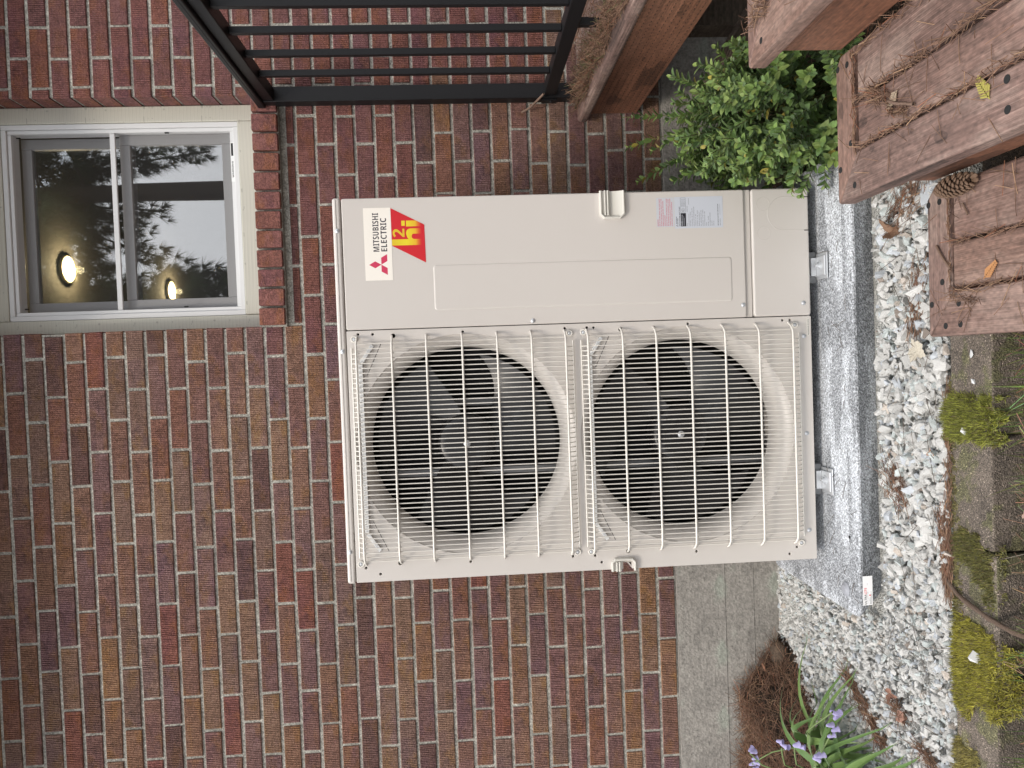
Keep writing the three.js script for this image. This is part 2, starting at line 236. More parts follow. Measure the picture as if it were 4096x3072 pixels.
  for (const [x, y] of [[sx0 + .004, 1.98], [sx1 - .002, 2.02], [sx1 - .012, 2.53], [sx0 + .012, 2.53]]) part(win, 'screen_clip', box(x - .002, x + .002, y - .008, y + .006, -.104, -.098, .001, 1), M.hole);
  // the room behind it
  const room = sub(house, 'room'); const rx0 = .1, rx1 = 3.2, rz = -4.2, ry0 = .7, ry1 = 2.92;
  part(room, 'room_wall', box(rx0 - .1, rx0, ry0, ry1, rz, -.208), M.room); part(room, 'room_wall', box(rx1, rx1 + .1, ry0, ry1, rz, -.208), M.room); part(room, 'room_wall', box(rx0 - .1, rx1 + .1, ry0, ry1, rz - .1, rz - .001), M.room);
  part(room, 'room_ceiling', box(rx0 - .1, rx1 + .1, ry1 + .001, ry1 + .1, rz, -.21), M.room); part(room, 'room_floor', box(rx0 - .1, rx1 + .1, ry0 - .1, ry0 - .001, rz, -.21), M.room);
  // two recessed ceiling lamps
  const lampRays = [[275, 1077], [688, 1165]];
  lampRays.forEach(([px, py], i) => {
    const d = new THREE.Vector3((px / 4096) * 2 - 1, 1 - (py / 3072) * 2, .5).unproject(camera).sub(camera.position), t = (ry1 - .014 - camera.position.y) / d.y, c = camera.position.clone().addScaledVector(d, t);
    const L = thing('ceiling_lamp', i ? 'small round warm ceiling lamp seen low in the lower sash' : 'round warm ceiling lamp seen through the upper sash', 'lamp', [c.x, ry1, c.z], 'lit ceiling lamps inside the house');
    const rim = new THREE.TorusGeometry(.062, .008, 8, 32); rim.rotateX(Math.PI / 2); rim.translate(c.x, ry1 - .008, c.z); part(L, 'lamp_rim', rim, std({ color: lin(.8, .72, .5), roughness: .4 }));
    const disc = new THREE.CylinderGeometry(.056, .056, .006, 32); disc.translate(c.x, ry1 - .008, c.z); part(L, 'lamp_lens', disc, std({ color: lin(.9, .8, .5), emissive: lin(1, .74, .33), emissiveIntensity: 3.2 }));
    const pl = new THREE.PointLight(lin(1, .8, .45), .35); pl.position.set(0, -.05, 0); pl.castShadow = true; L.add(pl);
  });
}

// ================================================================ equipment pad
const PAD = { x0: -.125, x1: 1.125, z0: .185, z1: .75, top: -.031 };
{
  const pad = thing('equipment_pad', 'speckled light grey equipment pad with dark front edge under the heat pump', 'pad', [.5, -.14, .47]);
  const { x0, x1, z0, z1, top } = PAD, r = .03, o = .012;
  const outline = (d) => { const s = new THREE.Shape(), a = x0 - d, b = x1 + d, c = z0 - d, e = z1 + d, cut = .09; s.moveTo(a + r, c); s.lineTo(b - cut, c); s.quadraticCurveTo(b - .02, c, b, c + cut); s.lineTo(b, e - r); s.quadraticCurveTo(b, e, b - r, e); s.lineTo(a + r, e); s.quadraticCurveTo(a, e, a, e - r); s.lineTo(a, c + r); s.quadraticCurveTo(a, c, a + r, c); return s; };
  const side = new THREE.ExtrudeGeometry(outline(0), { depth: .085, bevelEnabled: false, curveSegments: 6 }); side.rotateX(Math.PI / 2); side.translate(0, top - .0065, 0);
  { const p = side.attributes.position, cx = (x0 + x1) / 2, cz = (z0 + z1) / 2; for (let i = 0; i < p.count; i++) { const t = (top - .0065 - p.getY(i)) / .085, dx = p.getX(i) - cx, dz = p.getZ(i) - cz; p.setX(i, cx + dx * (1 - .08 * t)); p.setZ(i, cz + dz * (1 - .17 * t)); } side.computeVertexNormals(); } // sides draw in towards the ground
  part(pad, 'pad_body', uvBox(side), M.pad);
  const cap = new THREE.ExtrudeGeometry(outline(-.006), { depth: .006, bevelEnabled: true, bevelThickness: .004, bevelSize: .006, bevelSegments: 2, curveSegments: 6 }); cap.rotateX(Math.PI / 2); cap.translate(0, top - .004 + .004, 0); cap.translate(0, -.0038, 0);
  part(pad, 'pad_top', uvBox(cap), M.pad);
  const plug = new THREE.LatheGeometry([[0, .006], [.010, .006], [.013, .004], [.014, .001], [.019, .0005], [.020, -.002]].map((p) => new THREE.Vector2(...p)), 20); plug.translate(-.064, top + .004, .68); part(pad, 'plug', plug, std({ color: lin(.30, .31, .34), roughness: .5 }));
  const lt = canvasTex(512, 176, (c) => { c.fillStyle = '#f4f4f4'; c.fillRect(0, 0, 512, 176); c.font = 'bold 58px sans-serif'; c.fillStyle = '#1a1a1a'; c.fillText('ULTRA', 12, 66); const w = c.measureText('ULTRA').width; c.fillStyle = '#d5222b'; c.fillText('LITE', 14 + w, 66); c.fillStyle = '#444'; c.font = '20px sans-serif'; c.fillText('concrete equipment pad', 14, 92); c.font = 'bold 24px sans-serif'; c.fillStyle = '#222'; c.fillText('foundation', 14, 134); c.fillStyle = '#d5222b'; c.fillRect(158, 116, 28, 22); c.fillStyle = '#333'; c.fillRect(14, 146, 230, 4); c.fillRect(14, 156, 180, 4); c.fillStyle = '#888'; c.fillRect(352, 78, 40, 4); });
  const lg = new THREE.BoxGeometry(.078, .027, .0006); lg.rotateX(.06); lg.translate(-.049, -.0525, .7506); part(pad, 'pad_label', lg, std({ map: lt, roughness: .55 }));
  part(pad, 'pinhole', (() => { const g = new THREE.CylinderGeometry(.004, .004, .002, 10); g.translate(.085, top + .0015, .705); return g; })(), M.hole);
}

// ================================================================ heat pump
{
  const hp = thing('heat_pump', 'tall beige outdoor heat pump unit with two wire-guarded fans', 'heat pump', [.525, 0, .41]);
  const X0 = -.004, X1 = 1.055, ZF = .579, ZB = .249, T = 1.338, SEAM = .693;
  const FANS = [[.369, .994], [.369, .368]], RO = .306, RI = .272;
  const rrect = (a, b, c, d, r) => { const s = new THREE.Shape(); s.moveTo(a + r, c); s.lineTo(b - r, c); s.quadraticCurveTo(b, c, b, c + r); s.lineTo(b, d - r); s.quadraticCurveTo(b, d, b - r, d); s.lineTo(a + r, d); s.quadraticCurveTo(a, d, a, d - r); s.lineTo(a, c + r); s.quadraticCurveTo(a, c, a + r, c); return s; };
  const ext = (s, z1, depth, bt = .002, bs = .002, cs = 48) => { const g = new THREE.ExtrudeGeometry(s, { depth: depth - bt, bevelEnabled: bt > 0, bevelThickness: bt, bevelSize: bs, bevelOffset: -bs, bevelSegments: 3, curveSegments: cs }); g.translate(0, 0, z1 - depth); return uvBox(g); };
  // casing
  part(hp, 'side_panel', merge([box(X0, X0 + .006, .004, .541, ZB, ZF - .0135), box(X0, X0 + .006, .566, 1.314, ZB, ZF - .0135), box(X0, X0 + .006, .5412, .5658, ZB, ZF - .07)]), M.paint); part(hp, 'side_panel', box(X1 - .006, X1, .004, 1.314, ZB, ZF - .0135), M.paint);
  part(hp, 'top_panel', box(X0 - .002, X1 + .002, 1.3155, T, ZB - .003, ZF + .003, .007, 3), M.paint);
  part(hp, 'top_lip', box(X0 + .004, X1 - .004, 1.328, 1.3305, ZF + .0032, ZF + .0045, .001, 1), M.paint);
  part(hp, 'base_pan', box(X0 + .007, X1 - .007, .0, .022, ZB, ZF - .014), M.paint);
  part(hp, 'divider', box(SEAM + .004, SEAM + .01, .023, 1.31, ZB + .03, ZF - .014), M.coilFin);
  part(hp, 'rear_wall', box(SEAM + .011, X1 - .007, .023, 1.31, ZB, ZB + .004), M.paint);
  // front fan panel with its openings and the small punched holes
  const fp = new THREE.Shape([[X0 + .002, .003], [SEAM - .002, .003], [SEAM, .005], [SEAM, 1.3115], [SEAM - .002, 1.3135], [X0 + .002, 1.3135], [X0, 1.3115], [X0, .566], [.016, .566], [.016, .541], [X0, .541], [X0, .005]].map((p) => new THREE.Vector2(...p)));
  for (const [x, y] of FANS) { const p = new THREE.Path(); p.absarc(x, y, RO, 0, Math.PI * 2, true); fp.holes.push(p); }
  const pinholes = [[.683, 1.282], [.682, 1.242], [.681, .994], [.681, .709], [.681, .647], [.68, .628], [.036, 1.286], [.017, 1.247], [.039, .996], [.039, .708], [.682, .359], [.683, .086], [.683, .064], [.038, .645], [.018, .627], [.035, .354], [.033, .061], [.014, .083]];
  for (const [x, y] of pinholes) { const p = new THREE.Path(); p.absarc(x, y, .0034, 0, Math.PI * 2, true); fp.holes.push(p); }
  for (const [x, y] of [[.676, 1.186], [.045, 1.191], [.673, .552], [.046, .55]]) { const p = new THREE.Path(); p.absarc(x, y, .0058, 0, Math.PI * 2, true); fp.holes.push(p); }
  part(hp, 'front_panel', ext(fp, ZF, .013, .0015, .0012), M.paint);
  part(hp, 'front_backing', merge([box(.017, .03, .024, 1.31, ZF - .03, ZF - .026), box(X0 + .007, .0168, .567, 1.31, ZF - .03, ZF - .026), box(X0 + .007, .0168, .024, .54, ZF - .03, ZF - .026)]), M.hole); part(hp, 'front_backing', box(.664, SEAM + .003, .024, 1.31, ZF - .03, ZF - .026), M.hole);
  // service panel, raised plate, pipe cover
  part(hp, 'service_panel', ext(rrect(SEAM + .0022, X1, .1895, 1.3135, .006), ZF + .001, .014, .0035, .0035, 8), M.paint);
  part(hp, 'raised_plate', ext(rrect(.742, .867, .229, 1.069, .010), ZF + .0028, .0045, .0026, .0045, 6), M.paint);
  part(hp, 'cover_ledge', box(SEAM + .0022, X1, .170, .188, ZF - .013, ZF - .006, .001, 1), M.paint);
  part(hp, 'pipe_cover', ext(rrect(SEAM + .0022, X1 + .001, .003, .168, .009), ZF + .0025, .016, .005, .005, 8), M.paint);
  for (const x of [.936, 1.03]) part(hp, 'knockout_slot', box(x - .0012, x + .0012, .0035, .017, ZF + .002, ZF + .0032), M.hole);
  { const arc = []; for (let i = 0; i <= 20; i++) { const a = Math.PI * (1 - i / 20); arc.push([.984 + .047 * Math.cos(a), .075 + .047 * Math.sin(a), ZF + .0022]); } arc.unshift([.937, .018, ZF + .0022]); arc.push([1.031, .018, ZF + .0022]); part(hp, 'knockout_line', tube(arc, .0009, 5, 40), M.paint); const ring = new THREE.TorusGeometry(.019, .0008, 5, 24); ring.translate(.93, .135, ZF + .0022); part(hp, 'knockout_line', ring, M.paint); const r2 = new THREE.TorusGeometry(.019, .0008, 5, 24); r2.translate(1.012, .135, ZF + .0022); part(hp, 'knockout_line', r2, M.paint); }
  // handles moulded over the corners
  {
    const h = sub(hp, 'handle'), a = .981, b = X1 + .004, c = .531, d = .601, z = ZF + .001;
    const u = new THREE.Shape(); const o = [[b, c], [a + .012, c], [a, c + .012], [a, d - .012], [a + .012, d], [b, d], [b, d - .006], [a + .013, d - .006], [a + .006, d - .014], [a + .006, c + .014], [a + .013, c + .006], [b, c + .006]]; u.setFromPoints(o.map((p) => new THREE.Vector2(...p)));
    part(h, 'handle_rim', ext(u, z + .012, .012, .003, .0022, 6), M.plastic);
    part(h, 'handle_plate', box(a + .006, b, .571, d - .006, z + .0004, z + .005, .001, 1), M.plastic);
    for (const y of [.578, .586]) part(h, 'handle_rib', box(a + .009, b + .001, y - .0022, y + .0022, z + .0045, z + .011, .002, 2), M.plastic);
    const sl = new THREE.PlaneGeometry(b - a - .008, .036, 6, 8); { const p = sl.attributes.position; for (let i = 0; i < p.count; i++) { const t = (p.getY(i) + .018) / .036; p.setZ(i, .0015 + .009 * (1 - t) ** 2); } sl.computeVertexNormals(); } sl.translate((a + b) / 2 + .003, .554, z); part(h, 'handle_pocket', sl, M.plastic);
  }
  {
    const h = sub(hp, 'handle'), a = X0 - .004, b = .028, c = .531, d = .601, z = ZF + .001;
    const u = new THREE.Shape(); u.setFromPoints([[a, c], [b - .01, c], [b, c + .01], [b, d - .01], [b - .01, d], [a, d], [a, d - .006], [b - .012, d - .006], [b - .006, d - .012], [b - .006, c + .012], [b - .012, c + .006], [a, c + .006]].map((p) => new THREE.Vector2(...p)));
    part(h, 'handle_rim', ext(u, z + .012, .012, .003, .0022, 6), M.plastic);
    part(h, 'handle_plate', box(a, b - .006, .571, d - .006, z + .0004, z + .005, .001, 1), M.plastic);
    for (const y of [.578, .586]) part(h, 'handle_rib', box(a - .001, b - .009, y - .0022, y + .0022, z + .0045, z + .011, .002, 2), M.plastic);
    part(h, 'handle_back', box(b - .0125, b - .0115, .541, .566, z - .05, z), M.plastic);
  }
  // fans
  const bladeGeo = () => { const A = 14, B = 10, pos = [], idx = []; for (let i = 0; i <= A; i++) for (let j = 0; j <= B; j++) { const s = i / A, t = j / B, rad = lerp(.078, .258, t); const span = lerp(1.15, 1.5, t), lead = .28 * t * t + (s > .5 ? .0 : .12 * Math.sin(t * Math.PI)); const ang = s * span + lead; const zz = -.015 - .07 * s * (1 - .25 * t) + .012 * Math.sin(s * Math.PI); pos.push(rad * Math.cos(ang) * (1 - .08 * Math.max(0, s - .8) * t * 3), rad * Math.sin(ang), zz); } for (let i = 0; i < A; i++) for (let j = 0; j < B; j++) { const a = i * (B + 1) + j; idx.push(a, a + 1, a + B + 1, a + 1, a + B + 2, a + B + 1); } const g = new THREE.BufferGeometry(); g.setAttribute('position', new THREE.Float32BufferAttribute(pos, 3)); g.setIndex(idx); g.computeVertexNormals(); g.setAttribute('uv', new THREE.Float32BufferAttribute(new Float32Array(pos.length / 3 * 2), 2)); return g; };
  const blade = bladeGeo();
  const bell = new THREE.LatheGeometry([[RO + .004, -.001], [RO - .004, -.004], [RO - .013, -.010], [RO - .022, -.02], [RO - .029, -.034], [RI + .001, -.05], [RI, -.075], [RI, -.10]].map((p) => new THREE.Vector2(...p)), 72); bell.rotateX(Math.PI / 2);
  const hubG = new THREE.LatheGeometry([[0, 0], [.06, 0], [.074, -.003], [.081, -.010], [.083, -.02], [.083, -.075], [.07, -.08]].map((p) => new THREE.Vector2(...p)), 40); hubG.rotateX(Math.PI / 2);
  const screwG = (() => { const a = new THREE.LatheGeometry([[0, .0032], [.0022, .0034], [.0032, .0026], [.0034, .0012], [.006, .001], [.0063, 0]].map((p) => new THREE.Vector2(...p)), 14); a.rotateX(Math.PI / 2); const b = new THREE.BoxGeometry(.0036, .0008, .0004), c = new THREE.BoxGeometry(.0008, .0036, .0005); b.translate(0, 0, .0034); c.translate(0, 0, .0034); return merge([a, b, c]); })();
  FANS.forEach(([x, y], fi) => {
    place(hp, 'bellmouth', bell, M.paint, x, y, ZF - .001);
    const fan = sub(hp, 'fan'); fan.userData.label = fi ? 'lower three-blade black fan' : 'upper three-blade black fan'; const zf = ZF - .075;
    place(fan, 'hub', hubG, M.black, x - .004, y, zf); for (let k = 0; k < 3; k++) place(fan, 'blade', blade, M.black, x - .004, y, zf, 0, 0, (fi ? .35 : .15) + k * Math.PI * 2 / 3); place(fan, 'hub_screw', screwG, M.zinc, x - .006, y, zf + .001, 0, 0, .4, 1.6);
    const mt = sub(hp, 'motor_mount'); for (const dx of [-.105, .105]) part(mt, 'mount_bar', box(x + dx - .011, x + dx + .011, y - .30, y + .30, ZF - .215, ZF - .205, .002, 1), M.galv); part(mt, 'mount_plate', box(x + .06, x + .125, y + .045, y + .085, ZF - .203, ZF - .198, .002, 1), M.galv); part(mt, 'mount_plate', box(x - .125, x - .06, y - .03, y + .01, ZF - .203, ZF - .198, .002, 1), M.galv);
    const mg = new THREE.CylinderGeometry(.06, .06, .07, 28); mg.rotateX(Math.PI / 2); mg.translate(x, y, ZF - .185); part(mt, 'motor', mg, M.black);
  });
  part(hp, 'coil', box(X0 + .012, SEAM - .002, .03, 1.30, ZB + .002, ZB + .02), M.coil);
  part(hp, 'coil', box(X0 + .0075, X0 + .03, .03, 1.30, ZB + .021, ZF - .12), M.coil, 'dark finned coil along the left side');
  { const l = []; for (let i = 0; i < 34; i++) { const x = .045 + i * .0188; l.push(box(x - .0035, x + .0035, .035, 1.295, ZB + .0205, ZB + .027)); } const c = part(hp, 'coil_fins', merge(l), M.coilFin); c.userData.kind = 'stuff'; }
  part(hp, 'inner_shelf', box(X0 + .032, SEAM - .001, .675, .683, ZB + .03, ZF - .1), M.coil);
  // wire guards
  const thinR = .00165, thickR = .0031, zw = ZF + .027;
  const guards = [{ ys: [1.285, 1.189, 1.095, .997, .901, .806, .712], e0: 1.3, e1: .689, sc: [[.67, 1.293], [.667, .697], [.048, 1.299], [.051, .694]] }, { ys: [.650, .553, .459, .362, .264, .167, .070], e0: .666, e1: .043, sc: [[.668, .658], [.669, .051], [.05, .656], [.045, .048]] }];
  guards.forEach((G, gi) => {
    const gr = sub(hp, 'fan_guard'); gr.userData.label = gi ? 'lower cream wire fan guard' : 'upper cream wire fan guard';
    const top = G.ys[0], bot = G.ys[6], thin = tube([[0, G.e0, ZF + .008], [0, G.e0 - .004, ZF + .017], [0, top - .006, zw - .001], [0, top - .03, zw], [0, (top + bot) / 2, zw], [0, bot + .03, zw], [0, bot + .006, zw - .001], [0, G.e1 + .006, ZF + .017], [0, G.e1, ZF + .008]], thinR, 5, 22);
    const thinIn = tube([[0, top, zw - .004], [0, bot, zw - .004]], thinR, 5, 1);
    const n = 46; for (let i = 0; i < n; i++) { const x = .056 + (i / (n - 1)) * .600, dx = (i < 2 || i > n - 3); place(gr, 'wire', dx ? thinIn : thin, M.wire, x, 0, dx ? (i === 0 || i === n - 1 ? -.012 : -.004) : 0); }
    for (const y of G.ys) { const edge = y === top || y === bot; part(gr, 'cross_wire', tube([[.045, y - .001, ZF + .001], [.048, y, ZF + .010], [.060, y, zw - .001], [.09, y, zw + .0045], [.36, y, zw + .0045], [.63, y, zw + .0045], [.658, y, zw - .001], [.672, y, ZF + .010], [.676, y + .001, ZF + .001]], thickR, 7, 36), M.wire); }
    for (const y of [G.e0, G.e1]) part(gr, 'edge_wire', tube([[.066, y, ZF + .0085], [.646, y, ZF + .0085]], thickR * .85, 6, 1), M.wire);
    for (const [x, y] of G.sc) { const t = new THREE.TorusGeometry(.0075, .0022, 6, 16); t.translate(x, y, ZF + .0022); part(gr, 'fixing_eye', t, M.wire); place(gr, 'screw', screwG, M.zinc, x, y, ZF + .0012); }
    // raised air guide along the top of each opening
    const ag = sub(hp, 'air_guide'), yt = top - .012;
    const seg = (xa, ya, xb, yb, w, h, z) => { const L = Math.hypot(xb - xa, yb - ya), g = new RoundedBoxGeometry(L, w, h, 1, .0015); g.rotateZ(Math.atan2(yb - ya, xb - xa)); g.translate((xa + xb) / 2, (ya + yb) / 2, z); return g; };
    part(ag, 'guide_strip', merge([seg(.135, yt + .004, .6, yt + .004, .011, .010, ZF + .0052)].map((g) => g)), M.guide);
    part(ag, 'guide_strip', seg(.603, yt + .0035, .652, yt - .03, .010, .008, ZF + .0046), M.guide); part(ag, 'guide_strip', seg(.132, yt + .0035, .083, yt - .03, .010, .008, ZF + .0046), M.guide);
    part(ag, 'seam_line', seg(.57, yt - .012, .655, yt - .052, .0014, .0008, ZF + .0004), M.hole); part(ag, 'seam_line', seg(.165, yt - .012, .08, yt - .052, .0014, .0008, ZF + .0004), M.hole);
  });
  for (const [x, y] of [[.967, 1.326], [.637, 1.325], [.083, 1.328]]) place(hp, 'screw', screwG, M.zinc, x, y, ZF + .0035);
  for (const [x, y, z] of [[.705, .798, .0015], [.73, .199, .0015], [.73, .025, .003], [.636, .025, .0005], [.358, .024, .0005], [.08, .024, .0005]]) place(hp, 'screw', screwG, M.zinc, x, y, ZF + z);
  // stickers
  const sticker = (name, w, h, cx, cy, t, z = ZF + .0013) => { const g = new THREE.BoxGeometry(w, h, .0004); g.translate(cx, cy, z); return part(hp, name, g, std({ map: t, roughness: .4 })); };
  const logo = canvasTex(1024, 384, (c) => {
    c.fillStyle = '#efeae0'; c.fillRect(0, 0, 1024, 384);
    c.fillStyle = '#c9385a'; const D = (pts) => { c.beginPath(); pts.forEach((p, i) => (i ? c.lineTo(...p) : c.moveTo(...p))); c.closePath(); c.fill(); };
    const cx = 222, cy = 228, h = 172, w = 98; D([[cx, cy], [cx - w / 2, cy - h / 2], [cx, cy - h], [cx + w / 2, cy - h / 2]]);
    D([[cx, cy], [cx - w, cy], [cx - w * 1.5, cy + h / 2], [cx - w / 2, cy + h / 2]]); D([[cx, cy], [cx + w, cy], [cx + w * 1.5, cy + h / 2], [cx + w / 2, cy + h / 2]]);
    c.fillStyle = '#39353c'; c.textBaseline = 'alphabetic'; const fit = (s, x, y, wid, px) => { c.save(); c.font = 'bold ' + px + 'px sans-serif'; const k = wid / c.measureText(s).width; c.translate(x, y); c.scale(k, 1); c.fillText(s, 0, 0); c.restore(); };
    fit('MITSUBISHI', 398, 208, 556, 116); fit('ELECTRIC', 398, 318, 484, 116);
  });
  sticker('logo_sticker', .1985, .0745, .9285, 1.2172, logo);
  const h2i = canvasTex(1024, 640, (c) => {
    c.fillStyle = '#c8202a'; c.fillRect(0, 0, 1024, 640);
    const g = c.createLinearGradient(0, 0, 0, 640); g.addColorStop(0, '#d8b92a'); g.addColorStop(.45, '#e2d22a'); g.addColorStop(.72, '#e0b22a'); g.addColorStop(.9, '#c8202a'); g.addColorStop(1, '#c8202a'); c.fillStyle = g; // printed yellow-to-red lettering
    c.fillRect(330, 0, 112, 600); c.beginPath(); c.moveTo(442, 330); c.quadraticCurveTo(470, 290, 550, 280); c.quadraticCurveTo(640, 285, 640, 380); c.lineTo(640, 600); c.lineTo(540, 600); c.lineTo(540, 430); c.quadraticCurveTo(540, 385, 490, 385); c.quadraticCurveTo(442, 390, 442, 440); c.closePath(); c.fill();
    c.fillRect(678, 285, 108, 315); c.fillRect(690, 195, 96, 66);
    c.save(); c.translate(470, 250); c.font = 'bold 330px sans-serif'; c.scale(.98, .95); c.fillText('2', 0, 0); c.restore();
  });
  { const pts = [[1.026, 1.1795], [.979, 1.089], [.875, 1.088], [.923, 1.179]], s = new THREE.Shape(pts.map((p) => new THREE.Vector2(...p))), g = new THREE.ExtrudeGeometry(s, { depth: .0004, bevelEnabled: false }), p = g.attributes.position, uv = g.attributes.uv; for (let i = 0; i < p.count; i++) uv.setXY(i, (p.getX(i) - .875) / .151, (p.getY(i) - 1.088) / .0915); g.translate(0, 0, ZF + .0012); part(hp, 'emblem_sticker', g, std({ map: h2i, roughness: .35 })); }
  const warn = canvasTex(512, 320, (c) => { c.fillStyle = '#c3c6cb'; c.fillRect(0, 0, 512, 320); c.fillStyle = '#c04a5c'; c.font = 'bold 25px sans-serif'; ['WARNING', 'RISK OF ELECTRIC SHOCK. CAN CAUSE INJURY', 'OR DEATH. DISCONNECT ALL REMOTE ELECTRIC', 'POWER SUPPLIES BEFORE SERVICING.', 'AVERTISSEMENT', 'RISQUE DE CHOCS ELECTRIQUES. PEUT CAUSER', 'DES BLESSURES OU ENTRAINER LA MORT.', 'COUPER TOUTES SOURCES D\'ALIMENTATION', 'A DISTANCE AVANT LE DEPANNAGE.'].forEach((s, i) => { c.save(); c.translate(14, 34 + i * 32); c.scale(Math.min(1, 480 / c.measureText(s).width), 1); c.fillText(s, 0, 0); c.restore(); }); });
  sticker('warning_sticker', .082, .050, .996, .415, warn);
  const plate = canvasTex(640, 1024, (c) => {
    c.fillStyle = '#c4c8d0'; c.fillRect(0, 0, 640, 1024); c.fillStyle = '#23232a'; const t = (s, x, y, px, b, w) => { c.save(); c.font = (b ? 'bold ' : '') + px + 'px sans-serif'; c.translate(x, y); if (w) c.scale(w / c.measureText(s).width, 1); c.fillText(s, 0, 0); c.restore(); };
    const D = (x, y) => { for (const [a, b] of [[0, -22], [-13, 0], [13, 0]]) { c.beginPath(); c.moveTo(x + a, y + b + (b ? 22 : 0) - (b ? 22 : 0)); c.lineTo(x + a - 9, y + b + 11); c.lineTo(x + a, y + b + 22); c.lineTo(x + a + 9, y + b + 11); c.fill(); } };
    D(60, 50); t('MITSUBISHI', 92, 48, 26, 1); t('ELECTRIC', 92, 72, 26, 1); t('SPLIT-SYSTEM HEAT PUMP', 44, 116, 32, 1, 400);
    c.fillRect(40, 128, 270, 112); c.fillStyle = '#c4c8d0'; t('AHRI', 52, 170, 40, 1); t('CERTIFIED', 150, 168, 26, 1); c.fillRect(52, 190, 200, 4); c.fillRect(52, 204, 160, 4); c.fillStyle = '#23232a';
    c.lineWidth = 4; c.strokeStyle = '#23232a'; c.strokeRect(330, 128, 290, 108); c.beginPath(); c.arc(378, 182, 34, 0, 7); c.stroke(); t('ETL', 352, 192, 28, 1); for (let i = 0; i < 4; i++) t('CONFORMS TO STD', 430, 156 + i * 24, 18, 0, 170);
    t('MODEL', 40, 276, 20); t('SERVICE REF.', 330, 276, 22); c.fillRect(40, 300, 250, 4); c.fillRect(480, 300, 130, 4);
    const rows = ['UNIT SUPPLY   V    Hz   208/230', 'VOLTAGE RANGE   MIN. 187   MAX. 253', 'APPROVED FOR OUTDOOR INSTALLATION', 'COMPRESSOR   RLA   AMP', 'FAN MOTOR   FLA   AMP   OUTPUT', 'MINIMUM CIRCUIT AMPACITY', 'MAX. OVERCURRENT PROTECTION', 'REFRIGERANT   FACTORY CHARGED', 'DESIGN PRESSURE HIGH   LOW', 'WEIGHT', 'HEATING    COOLING', 'FIELD WIRING SEE DIAGRAM', 'MFD. DATE', 'SERIAL NO.']; rows.forEach((s, i) => t(s, 40, 340 + i * 38, 21, 0));
    t('MITSUBISHI ELECTRIC CORPORATION', 40, 930, 27, 1, 440); t('MADE IN JAPAN', 40, 972, 20); c.fillRect(260, 962, 220, 3);
  });
  sticker('rating_plate', .088, .138, .994, .3195, plate);
  const ser = canvasTex(256, 48, (c) => { c.fillStyle = '#d3d0c8'; c.fillRect(0, 0, 256, 48); c.fillStyle = '#333'; c.font = 'bold 20px sans-serif'; c.fillText('PUZ-HA36NKA', 8, 32); c.fillText('67U13018', 150, 32); });
  sticker('serial_sticker', .05, .009, .662, .012, ser, ZF + .0005);
  // feet and the zinc hold-down brackets
  for (const cx of [.222, .832]) {
    part(hp, 'foot', box(cx - .045, cx + .045, -.0265, -.0005, ZB + .02, ZF - .02, .003, 1), M.galv);
    const b = sub(hp, 'hold_down_bracket'); part(b, 'bracket_base', box(cx - .037, cx + .037, -.0272, -.0242, ZF - .018, ZF + .049, .0014, 1), M.zinc);
    part(b, 'bracket_step', box(cx - .028, cx + .028, -.024, -.0195, ZF - .018, ZF + .043, .002, 2), M.zinc); part(b, 'bracket_riser', box(cx - .026, cx + .026, -.0193, -.004, ZF - .018, ZF - .006, .0012, 1), M.zinc);
    const bolt = merge([(() => { const g = new THREE.CylinderGeometry(.0135, .0135, .002, 22); g.translate(0, .001, 0); return g; })(), (() => { const g = new THREE.CylinderGeometry(.0085, .009, .0065, 6); g.translate(0, .0052, 0); return g; })(), new THREE.CylinderGeometry(.0045, .0045, .011, 12).translate(0, .0055, 0)]); bolt.translate(cx + .002, -.0195, ZF + .012); part(b, 'bolt', bolt, M.zinc);
  }
}

// ================================================================ instanced stuff
const _m = new THREE.Matrix4(), _q = new THREE.Quaternion(), _e = new THREE.Euler(), _p = new THREE.Vector3(), _s = new THREE.Vector3();
function instances(parent, name, geo, mat, list) { // list: {p:[x,y,z], e:[x,y,z] | q, s:number|[..], c:Color}
  const im = new THREE.InstancedMesh(geo, mat, list.length); im.name = parent === scene ? numbered(name) : name; im.castShadow = im.receiveShadow = true;
  const o = parent === scene ? new THREE.Vector3() : worldPos(parent);
  list.forEach((d, i) => { _p.set(d.p[0] - o.x, d.p[1] - o.y, d.p[2] - o.z); if (d.q) _q.copy(d.q); else _q.setFromEuler(_e.set(...d.e)); Array.isArray(d.s) ? _s.set(...d.s) : _s.setScalar(d.s ?? 1); im.setMatrixAt(i, _m.compose(_p, _q, _s)); if (d.c) im.setColorAt(i, d.c); });
  im.userData.kind = 'stuff'; parent.add(im); return im;
}
function needleGeo(bend) { const pts = []; for (let i = 0; i <= 4; i++) { const t = i / 4 - .5; pts.push([t, bend * (.25 - t * t), 0]); } return tube(pts, .0105, 3, 4); } // unit length along x
const NG = [needleGeo(.04), needleGeo(.12)], needleMat = std({ color: lin(1, 1, 1), roughness: .8 });
const needleColor = (R) => { const t = R(), L = .6 + .7 * R(); return t < .75 ? lin(.20 * L, .115 * L, .075 * L) : t < .92 ? lin(.32 * L, .20 * L, .12 * L) : lin(.24 * L, .10 * L, .055 * L); };
function needle(R, x, y, z, yaw, len, tilt = .12, c) { return { p: [x, y + .002 + R() * .002, z], e: [(R() - .5) * 2, yaw, (R() - .5) * tilt * 2], s: [len, .07, .07], c: c || needleColor(R) }; }

